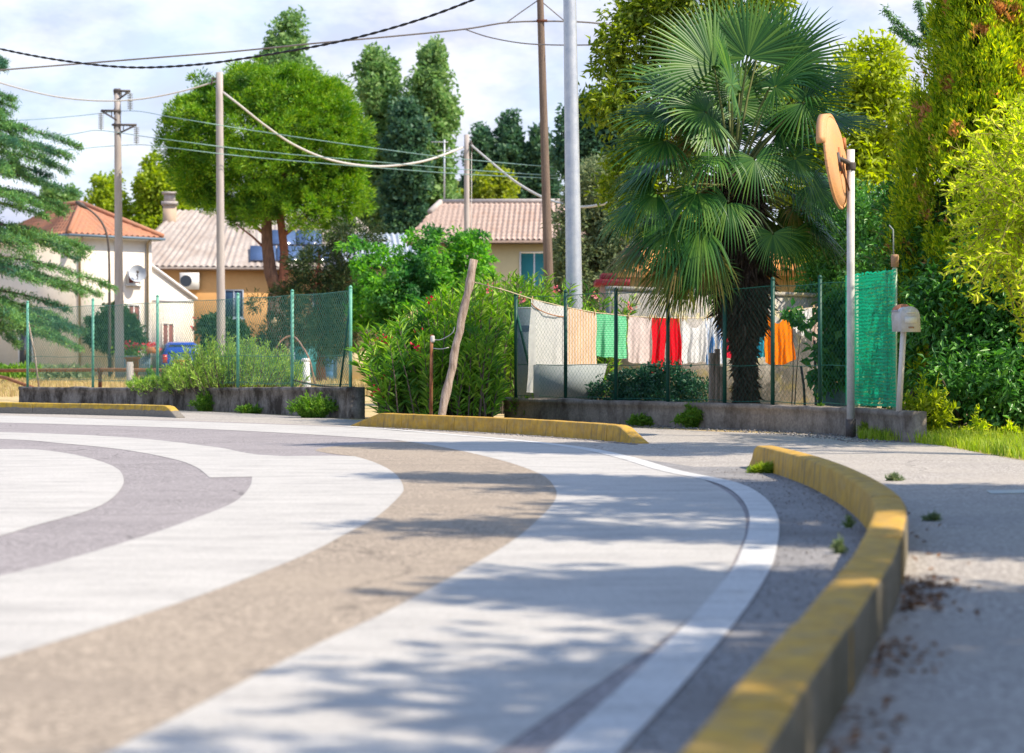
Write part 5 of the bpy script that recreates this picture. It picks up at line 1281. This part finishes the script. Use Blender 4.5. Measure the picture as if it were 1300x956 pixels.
# fronds seen in the picture: hub x, y, depth offset, fan direction (degrees), blade px, towards/away, facing, spread, droop, old
for hx, hy, dy, ang, Lp, dyv, face, spr, dr, old in (
  (945, 78, -.25, 92, 98, .1, .8, 95, .05, 0), (903, 92, -.3, 128, 104, .0, .6, 80, .06, 0), (987, 88, -.2, 58, 102, .0, .6, 85, .06, 0), (925, 60, .3, 105, 84, .2, .7, 90, .05, 0), (968, 58, .3, 75, 84, .2, .7, 90, .05, 0),
  (868, 118, -.1, 158, 96, -.1, .35, 80, .12, 0), (1018, 112, -.05, 22, 88, -.1, .4, 85, .1, 0), (922, 118, -.55, 112, 88, -.45, .5, 105, .12, 0), (1012, 138, -.45, -8, 72, -.3, .9, 140, .1, 0), (1050, 156, -.1, 4, 74, 0, .25, 75, .08, 0),
  (848, 150, -.2, 176, 86, -.1, .3, 80, .15, 0), (842, 182, -.3, 188, 84, -.2, .5, 90, .22, 0), (890, 150, -.5, 165, 84, -.5, .5, 110, .2, 0), (975, 120, -.55, 40, 84, -.5, .5, 110, .15, 0),
  (852, 205, -.1, 200, 86, 0, .3, 80, .35, 0), (832, 248, -.25, 192, 70, -.2, .35, 80, .4, 0), (850, 285, -.2, 212, 84, -.1, .3, 75, .4, 0), (862, 322, -.25, 220, 88, -.1, .3, 60, .35, 1), (884, 290, -.45, 228, 84, -.3, .35, 70, .45, 0),
  (898, 318, -.35, 240, 70, -.1, .35, 70, .4, 1), (900, 205, -.55, 205, 62, -.6, .4, 100, .55, 0), (951, 208, -.5, -76, 56, -.4, .8, 115, .3, 0), (1003, 205, -.35, -50, 58, -.2, .6, 110, .35, 0), (1028, 238, -.2, -42, 58, 0, .6, 100, .35, 0),
  (974, 300, -.45, -84, 50, -.2, .6, 100, .2, 0), (885, 342, -.4, -100, 60, -.15, .8, 105, .15, 0), (868, 345, -.2, 224, 74, 0, .4, 65, .35, 1), (838, 300, .1, 203, 74, .1, .3, 70, .4, 1), (1012, 262, .1, -58, 50, .1, .5, 100, .4, 1), (880, 250, -.5, 215, 66, -.35, .4, 90, .5, 0),
  (830, 215, .1, 186, 60, .2, .3, 80, .3, 0), (812, 318, -.05, 214, 66, 0, .35, 75, .4, 1), (806, 268, .05, 196, 58, .1, .3, 75, .4, 0), (1002, 300, -.1, -70, 54, .1, .5, 100, .35, 0), (1034, 285, .1, -40, 52, .2, .4, 95, .35, 0), (918, 262, -.5, -130, 60, -.3, .6, 100, .4, 0), (900, 165, -.2, 150, 70, .1, .5, 100, .15, 0), (985, 168, -.1, 20, 66, .1, .5, 100, .15, 0), (960, 250, .25, -60, 60, .4, .6, 110, .35, 0), (925, 170, .35, 120, 60, .5, .7, 130, .1, 0), (858, 262, .2, 205, 72, .2, .4, 85, .4, 0)):
    hp = W(hx, hy, s); hp = hp + np.array([0, dy, 0]); a_ = R(ang)
    zst = hub[2] + .02 - .42*min(1, max(0, (hy-60)/290)); st = tp(zst) + np.array([.1*math.cos(a_), dy*.2, 0])
    fd = np.array([math.cos(a_), dyv, math.sin(a_)]); nr = np.array([.15*math.cos(a_+1.57), -face, .35 + .65*(1-face)]) + rng.normal(size=3)*.08
    frond(st, hp, fd, nr, Lp/s, 42, spr*1.15, dr, old)
# the far side and the interior of the crown
for k in range(24):
    fr_ = k/23; az = R(8) + R(164)*rng.random()
    el = R(75 - 105*fr_ + rng.normal()*8); st = tp(hub[2] + .03 - .4*fr_) + np.array([math.cos(az), math.sin(az), 0])*.09
    d = np.array([math.cos(az)*math.cos(el), math.sin(az)*math.cos(el), math.sin(el)]); e = st + d*(.5 + .3*rng.random())
    sidev = unit(np.cross(d, np.array([0, 0, 1.0]))); nr = np.cross(sidev, d) + rng.normal(size=3)*.25
    frond(st, e, d + np.array([0, 0, -.25*fr_]), nr, .66 + .14*rng.random(), 40, 130, .08 + .3*fr_, False)
mp.build('petioles', M('petiole_green', (.16, .19, .06), .6, .3, 8), t)
np_obj('crown', VG, [np.array(FG)], LF['palm'], t); np_obj('old_fronds', VO, [np.array(FO)], LF['palmold'], t)
n = 900; P = W(862, 186, s) + np.array([0, -.1, 0]) + rng.normal(size=(n, 3))*[.12, .12, .07]; P2 = W(905, 255, s) + rng.normal(size=(n, 3))*[.12, .14, .14]
leaf_obj('flower_stalks', np.concatenate([P, P2]), unit(rnd(rng, 2*n) + [0, 0, -.3]), rnd(rng, 2*n), .05, .012, leafmat('palm_fruit', (.26, .22, .03), (.20, .15, .03), (.12, .10, .03), .2), t)

# ------------------------------------------------------------------ trees round the palm
tree('laurel_tree', GS(880, 84), [bl(800, 60, 84, 40, 60), bl(835, 20, 84, 40, 50), bl(790, 120, 84, 45, 50), bl(820, 170, 84, 50, 50), bl(890, 10, 84, 60, 50), bl(950, 0, 84, 55, 45), bl(880, 100, 84, 50, 70), bl(770, 75, 84, 20, 20), bl(985, 110, 84, 40, 40), bl(800, 240, 84, 40, 50), bl(860, 260, 84, 50, 60), bl(806, 18, 84, 22, 26)],
     W(890, 60, 84), .12, LF['laurel'], MAT['barkg'], 'yellowish green broadleaf tree behind the palm and to its left', ncl=560, per=30, rcl=.22, L=.12, Wd=.05, seed=181, shell=.35, up=0., droop=.3)
tree('lime_tree', GS(1085, 78), [bl(1070, 120, 78, 42, 55), bl(1105, 95, 78, 40, 45), bl(1080, 190, 78, 55, 60), bl(1130, 160, 78, 40, 60), bl(1030, 150, 78, 34, 50), bl(1100, 250, 78, 60, 55), bl(1020, 230, 78, 40, 50), bl(1040, 300, 78, 50, 40), bl(1125, 75, 78, 25, 22)],
     W(1085, 130, 78), .12, LF['lime'], MAT['barkg'], 'sunlit lime green tree between the palm and the conifer', ncl=520, per=36, rcl=.24, L=.13, Wd=.055, seed=182, shell=.4, up=.05)
# tall golden conifer with brown patches
s = 126; rng = np.random.default_rng(190); base = GS(1265, s); t = thing('conifer_tree', base, 'tall yellow green conifer with brown dead patches at right', 'tree')
m = MB(); topz = 6.3; m.tube([base, base + np.array([0, 0, 3]), base + np.array([0, 0, topz-.2])], [.16, .11, .02], 9); 
nl_ = 620; f = rng.random(nl_)**.75; z = .4 + (topz-.7)*f; rr = 1.12*(1-f**1.7); a = rng.random(nl_)*6.283
r = rr*(.72 + .38*rng.random(nl_)); LC = np.stack([base[0] + r*np.cos(a), base[1] + r*np.sin(a), z], 1); LO = np.stack([np.cos(a), np.sin(a), np.zeros(nl_)], 1)
ii = np.repeat(np.arange(nl_), 30); n = len(ii); q = rnd(rng, n)*(rng.random(n)**.4)[:, None]; ls = (.6 + .8*rng.random(nl_))[ii, None]
C = LC[ii] + q*np.array([.11, .11, .24])*ls*(1.15 - .55*np.clip(q[:, 2:], -1, 1))*[1, 1, 0] + q*np.array([0, 0, .24])*ls; O = unit(LO[ii] + q*.8); per = 11
P = np.repeat(C, per, 0) + rng.normal(size=(n*per, 3))*[.022, .022, .04]; O2 = np.repeat(O, per, 0)
D = unit(O2*.6 + [0, 0, .8] + rnd(rng, n*per)*.6)
for k in range(40):
    q = C[rng.integers(n)]; m.tube([[base[0], base[1], q[2]-.25], q], [.025, .006], 5, False)
m.build('trunk', MAT['bark'], t, True)
nn = 7000; f = rng.random(nn)**.75; z_ = .4 + (topz-1.0)*f; rr_ = .66*(1-f**1.7)*rng.random(nn)**.4; a = rng.random(nn)*6.283
leaf_obj('inner_twigs', np.stack([base[0]+rr_*np.cos(a), base[1]+rr_*np.sin(a), z_], 1), unit(rnd(rng, nn)+[0, 0, .4]), rnd(rng, nn), .17*(.6+.7*rng.random(nn)), .07, leafmat('inner_twig_brown', (.10, .12, .03), (.08, .14, .025), (.20, .13, .06), .2), t)
leaf_obj('crown', P, D, unit(np.repeat(O, per, 0)*.6 + rnd(rng, n*per)*.6), .06*(.6+.8*rng.random(n*per)), .020, LF['thuja'], t, fold=.1, droop=-.05)
# bare larch-like twig left of the conifer top
m = MB(); P = []; q0 = W(1190, 60, 118)
for e in (W(1124, 12, 118), W(1135, 35, 118), W(1166, 2, 118), W(1172, 30, 118)):
    pts = spline([q0, (q0+e)/2 + np.array([0, 0, -.06]), e], 14)[0]; m.tube(list(pts), list(np.linspace(.014, .004, 14)), 5, False); P += list(pts[4:])
tr = thing('spruce_tree', GS(1215, 112), 'sparse dark spruce with bare drooping twigs left of the conifer top', 'tree')
m.tube([GS(1215, 118), W(1205, 200, 118), W(1196, 40, 118), W(1192, -60, 118)], [.06, .05, .03, .008], 6); m.build('trunk', MAT['barkg'], tr)
P = np.repeat(np.array(P), 40, 0) + rng.normal(size=(len(P)*40, 3))*.018; n = len(P)
leaf_obj('crown', P, unit(rnd(rng, n) + [-.3, 0, -.5]), rnd(rng, n), .055, .012, LF['cedar'], tr)
# dark broadleaf hedge
HB = [bl(1210, 420, 130, 75, 95), bl(1275, 400, 132, 70, 110), bl(1160, 360, 122, 60, 75), bl(1118, 300, 88, 60, 62), bl(1068, 320, 86, 50, 50), bl(1058, 375, 86, 46, 50), bl(1112, 380, 92, 50, 70), bl(1240, 310, 126, 70, 70), bl(1180, 270, 120, 60, 55),
      bl(1240, 495, 136, 60, 60), bl(1290, 500, 138, 60, 62), bl(1330, 430, 134, 70, 110), bl(1180, 455, 128, 46, 70), bl(1092, 440, 92, 42, 60), bl(1128, 460, 94, 46, 60), bl(1300, 320, 126, 60, 60), bl(1064, 260, 86, 40, 40), bl(1390, 460, 138, 70, 100)]
rng = np.random.default_rng(200); t = thing('hedge', GS(1230, 128), 'dense dark green broadleaf hedge behind the mailbox', 'hedge')
m = MB()
for b_ in HB:
    for j in range(2):
        e = np.array(b_[:3]) + rng.normal(size=3)*.15; p0 = np.array([b_[0] + rng.normal()*.25, b_[1] + rng.normal()*.2, 0]); m.tube([p0, (p0+e)/2 + rng.normal(size=3)*.06, e], [.028, .02, .008], 5, False)
m.tube([GS(1226, 136), W(1208, 505, 137), W(1195, 480, 138)], [.02, .016, .008], 6)
m.build('branches', MAT['barkg'], t)
P, D, Nn = crown(HB, 2300, 26, .17, rng, .45, -.1); ok = P[:, 2] > .06; P, D, Nn = P[ok], D[ok], Nn[ok]; n = len(P)
leaf_obj('foliage', P, D, Nn, .095*(.6+.7*rng.random(n)), .036*(.7+.6*rng.random(n)), LF['hedge'], t, droop=.25)
# young fig / walnut leaves behind the net
bush('young_fig', GS(1062, 112), [bl(1052, 400, 120, 16, 18), bl(1066, 425, 120, 18, 24), bl(1058, 450, 120, 18, 22), bl(1070, 475, 120, 20, 18), bl(1078, 400, 120, 14, 30), bl(1048, 480, 120, 14, 14)], LF['fig'], 'young leafy shrub growing behind the wire at the end of the line', 'shrub', 110, 10, .12, .13, .07, 210, sr=.012, up=-.2)
bush('climbing_plant', GS(1006, 116), [bl(1006, 395, 116, 9, 7), bl(1018, 408, 116, 8, 6)], LF['fig'], 'small climbing plant with few leaves above the white socks', 'plant', 10, 10, .07, .09, .06, 211, sr=.008, up=-.2)
bush('dark_shrub', GS(820, 110.5), [bl(778, 498, 110.5, 30, 16), bl(812, 490, 110.5, 40, 21), bl(845, 488, 111, 38, 22), bl(876, 497, 112, 26, 14), bl(830, 503, 111, 52, 16)], LF['pitto'], 'low dark rounded shrub behind the wire under the laundry', 'shrub', 420, 22, .09, .05, .026, 212, shell=.6)
# sunlit willow-like branches hanging in at the right edge
s = 152; rng = np.random.default_rng(220); t = thing('golden_shrub', GS(1340, s), 'sunlit yellow green shrub arching in at the right edge', 'shrub')
m = MB(); Ps = []; Ds = []
for k in range(210):
    st = W(1345 + rng.normal()*26, 330 + rng.normal()*80, s + rng.normal()*5)
    ex = rng.uniform(1196, 1335); e = W(ex, rng.uniform(100 + (1300-ex)*.75, 385), s + rng.normal()*6)
    if e[0] > st[0]: st[0] = e[0] + .2
    mid = (st+e)/2 + np.array([0, 0, .16 + .1*rng.random()]); q = spline([st, mid, e], 10)[0]
    m.tube(list(q), list(np.linspace(.008, .002, 10)), 4, False)
    per = 62; f = rng.random(per); p = np.stack([np.interp(f, np.linspace(0, 1, 10), q[:, i]) for i in range(3)], 1)
    Ps.append(p); d = unit(q[-1]-q[0]); Ds.append(unit(d*.6 + rnd(rng, per)*.75 + [0, 0, .1]))
for k in range(8):
    p0 = GS(1345 + rng.normal()*12, s); m.tube([p0, W(1345 + rng.normal()*14, 400, s), W(1340 + rng.normal()*30, 260, s)], [.02, .016, .008], 6, False)
m.build('stems', M('green_twigs', (.30, .26, .08), .8, .2, 6), t)
P = np.concatenate(Ps); n = len(P)
leaf_obj('foliage', P, np.concatenate(Ds), unit(rnd(rng, n) + [.3, -.3, .6]), .07*(.6+.7*rng.random(n)), .019, LF['glow'], t, droop=.3)
# bright seedling bush by the mailbox and grassy verge
weed('bright yellow green leafy seedlings right of the mailbox post', 1178, None, 76, 78, 143, 230, LF['lime'], 46, 34, .075, .022, 'shrub', 'seedling_bush')
weed('yellowing leafy weed at the hedge foot, left of the others', 1240, None, 30, 40, 143, 231, LF['glow'], 16, 20, .05, .018)
weed('yellowing leafy weed at the hedge foot near the right edge', 1282, None, 26, 26, 146, 232, LF['glow'], 16, 18, .05, .018)
rng = np.random.default_rng(240); n = 9000
u = rng.random(n); x = 1090 + 330*u**.9; yb = np.interp(x, [1090, 1150, 1200, 1250, 1300, 1420], [558, 562, 567, 576, 584, 598]); yt = np.interp(x, [1090, 1150, 1200, 1420], [554, 552, 553, 560])
y = yb + (yt-yb)*rng.random(n); P = np.array([G(a, b_) for a, b_ in zip(x, y)])
V, F = blades(P, rng, .105, .008, .9); tag(np_obj('verge_grass', V, F, LF['grass']), 'bright green grass along the foot of the hedge', 'grass', kind='stuff')
weed('pale grassy clump at the foot of the mirror pole', 1118, None, 60, 26, 140, 241, LF['grass'], 90, 20, .05, .006)
# gravel along wall foot and inside the kerb, dead leaves outside it
rng = np.random.default_rng(250); V = []; F = []; 
def pebbles(P, r):
    global V, F
    for p in P:
        k = len(V); q = r*(.4+.9*rng.random()); 
        o = rng.normal(size=(6, 3))*.25
        for i, d in enumerate(((1,0,0),(0,1,0),(-1,0,0),(0,-1,0),(0,0,.7),(0,0,-.5))): V.append(p + (np.array(d)+o[i])*q + [0, 0, q*.2 + .006])
        for a, b_ in ((0,1),(1,2),(2,3),(3,0)): F.append((k+a, k+b_, k+4)); F.append((k+b_, k+a, k+5))
Pq, _ = spline(rwp, 200); Nq, _t = left_normals(Pq)
i = rng.integers(0, 200, 1500); pebbles(Pq[i] - Nq[i]*(.02+.5*rng.random(1500)[:, None]**1.6), .010)
Pq, _ = spline(kr, 300); Nq, _t = left_normals(Pq)
i = rng.integers(10, 230, 1500); pebbles(Pq[i] - Nq[i]*(.01+.34*rng.random(1500)[:, None]**2.2), .0045)
Pm, _ = spline(gp([(470, 543), (577, 548.5), (651, 552.5), (741, 559), (806, 565)]), 100); i = rng.integers(0, 100, 700)
pebbles(Pm[i] + np.stack([rng.normal(size=700)*.02, -.15*rng.random(700), np.zeros(700)], 1), .008)
tag(np_obj('gravel', np.array(V), [np.array(F)], MAT['stone']), 'loose grey gravel along the kerb gutter and the wall foot', 'gravel', kind='stuff')
i = np.concatenate([rng.integers(152, 172, 170), rng.integers(186, 198, 70), rng.integers(208, 258, 110), rng.integers(40, 290, 80)]); n = len(i)
P = Pq[i] + Nq[i]*(.15 + np.abs(rng.normal(size=n))[:, None]*.07) + [0, 0, .008]
P[:, 2] += .012*rng.random(n)
D = rnd(rng, n); D[:, 2] *= .25
tag(leaf_obj('dead_leaves', P, D, unit(rnd(rng, n)*.4 + [0, 0, 1]), .026*(.5+rng.random(n)), .014, MAT['litter']), 'brown dead leaves lying along the outer side of the kerb', 'leaf litter', kind='stuff')

# ------------------------------------------------------------------ trees beside the road to the right (they shade the pavement and the road)
def side_tree(x, y, z0, z1, r, seed, label, ncl=430, per=40, rcl=.28):
    rng = np.random.default_rng(seed); bs = []
    for k in range(9):
        f = k/8; bs.append((x + rng.normal()*r*.3, y + rng.normal()*r*.22, z0 + (z1-z0)*f, r*(.55+.3*math.sin(math.pi*(.15+.8*f))), r*(.5+.3*math.sin(math.pi*(.15+.8*f))), (z1-z0)*.16))
    return tree('roadside_tree', (x, y, 0), bs, (x, y, z0+(z1-z0)*.7), .09, LF['offtree'], MAT['barkg'], label, group='trees along the pavement on the right', ncl=ncl, per=per, rcl=rcl, L=.12, Wd=.07, seed=seed, shell=.3)
side_tree(5.4, 1.30, 1.6, 5.9, 1.0, 300, 'leafy roadside tree nearest the camera')
side_tree(5.3, 2.65, 1.6, 5.8, 1.0, 301, 'leafy roadside tree next to the nearest one')
side_tree(5.2, 4.25, 1.4, 5.7, 1.05, 302, 'leafy roadside tree third from the camera')
side_tree(5.3, 6.45, 1.4, 5.7, .72, 303, 'leafy roadside tree just past the sunlit gap')
side_tree(5.2, 7.75, 1.3, 5.5, 1.0, 304, 'leafy roadside tree in the middle of the row')
side_tree(5.3, 8.95, 1.3, 5.7, .85, 305, 'leafy roadside tree near the far end of the row')
side_tree(5.6, 9.45, 1.8, 7.4, .5, 306, 'tall slim roadside tree at the far end of the row')

tree('roadside_tree', (5.9, 13.9, 0), [(5.9 + .1*math.sin(k*2), 13.9 + .1*math.cos(k*3), 6.2 + k*.42, 1.05*(1-k/8)+.12, 1.15*(1-k/8)+.12, .38) for k in range(8)], (5.9, 13.9, 8.2), .1, LF['offtree'], MAT['barkg'],
     'tall cone topped tree standing behind the golden shrub', ncl=420, per=40, rcl=.26, L=.12, Wd=.07, seed=331, shell=.25)

# ------------------------------------------------------------------ sky, sun, camera
SUN_EL, SUN_AZ = R(50), R(110)      # azimuth from +Y (into the picture) towards +X (right)
w = bpy.data.worlds.new('World'); SC.world = w; w.use_nodes = True
nt = w.node_tree; nt.nodes.clear(); N = lambda t, **k: _n(nt, t, k); L = nt.links.new
sky = N('ShaderNodeTexSky', sky_type='NISHITA'); sky.sun_disc = False; sky.sun_elevation = SUN_EL; sky.sun_rotation = SUN_AZ
sky.air_density = 1.0; sky.dust_density = .6; sky.ozone_density = 1.6
tc = N('ShaderNodeTexCoord'); sep = N('ShaderNodeSeparateXYZ'); L(tc.outputs['Generated'], sep.inputs[0])
mp_ = N('ShaderNodeMapping'); mp_.inputs['Scale'].default_value = (7, 7, 16); L(tc.outputs['Generated'], mp_.inputs['Vector'])
cn = noise(N, L, mp_.outputs[0], 1.0, 7, .58)
cl_ = ramp(N, L, cn, .36, .58)
low = ramp(N, L, sep.outputs[2], .50, .16)
cm = N('ShaderNodeMath', operation='MULTIPLY'); L(low, cm.inputs[0])
ad = N('ShaderNodeMath', operation='MULTIPLY_ADD'); L(cl_, ad.inputs[0]); ad.inputs[1].default_value = .3; ad.inputs[2].default_value = .7; L(ad.outputs[0], cm.inputs[1])
n2 = noise(N, L, mp_.outputs[0], 2.2, 5, .6)
cc = mix(N, L, ramp(N, L, n2, .40, .62), (2.35, 2.55, 3.3), (3.5, 3.55, 3.85))
colr = mix(N, L, cm.outputs[0], sky.outputs[0], cc)
bg = N('ShaderNodeBackground'); bg.inputs['Strength'].default_value = .15; L(colr, bg.inputs['Color'])
wo = N('ShaderNodeOutputWorld'); L(bg.outputs[0], wo.inputs[0])
sd = bpy.data.lights.new('sun', 'SUN'); sd.energy = 3.7; sd.angle = R(.5); sd.color = (1.0, .875, .70)
so = bpy.data.objects.new('sun', sd); COL.objects.link(so)
dv_ = Vector((math.sin(SUN_AZ)*math.cos(SUN_EL), math.cos(SUN_AZ)*math.cos(SUN_EL), math.sin(SUN_EL)))
so.rotation_euler = dv_.to_track_quat('Z', 'Y').to_euler(); so.location = (20, 5, 30)
cd = bpy.data.cameras.new('camera'); co = bpy.data.objects.new('camera', cd); COL.objects.link(co)
cd.sensor_width = 36; cd.lens = FPX*36/1300; cd.shift_y = (HY-478)/1300*1.0
co.location = (0, 0, CH); co.rotation_euler = (R(90), 0, 0); cd.clip_end = 3000; cd.clip_start = .05
cd.dof.use_dof = True; cd.dof.focus_distance = 20.0; cd.dof.aperture_fstop = 3.2
SC.camera = co
SC.render.engine = 'CYCLES'
SC.cycles.use_denoising = True; SC.cycles.max_bounces = 6; SC.cycles.diffuse_bounces = 3; SC.cycles.transmission_bounces = 4
SC.view_settings.view_transform = 'Standard'; SC.view_settings.look = 'None'; SC.view_settings.gamma = 1; SC.view_settings.exposure = 1.0
try: SC.view_settings.use_curve_mapping = False
except Exception: pass
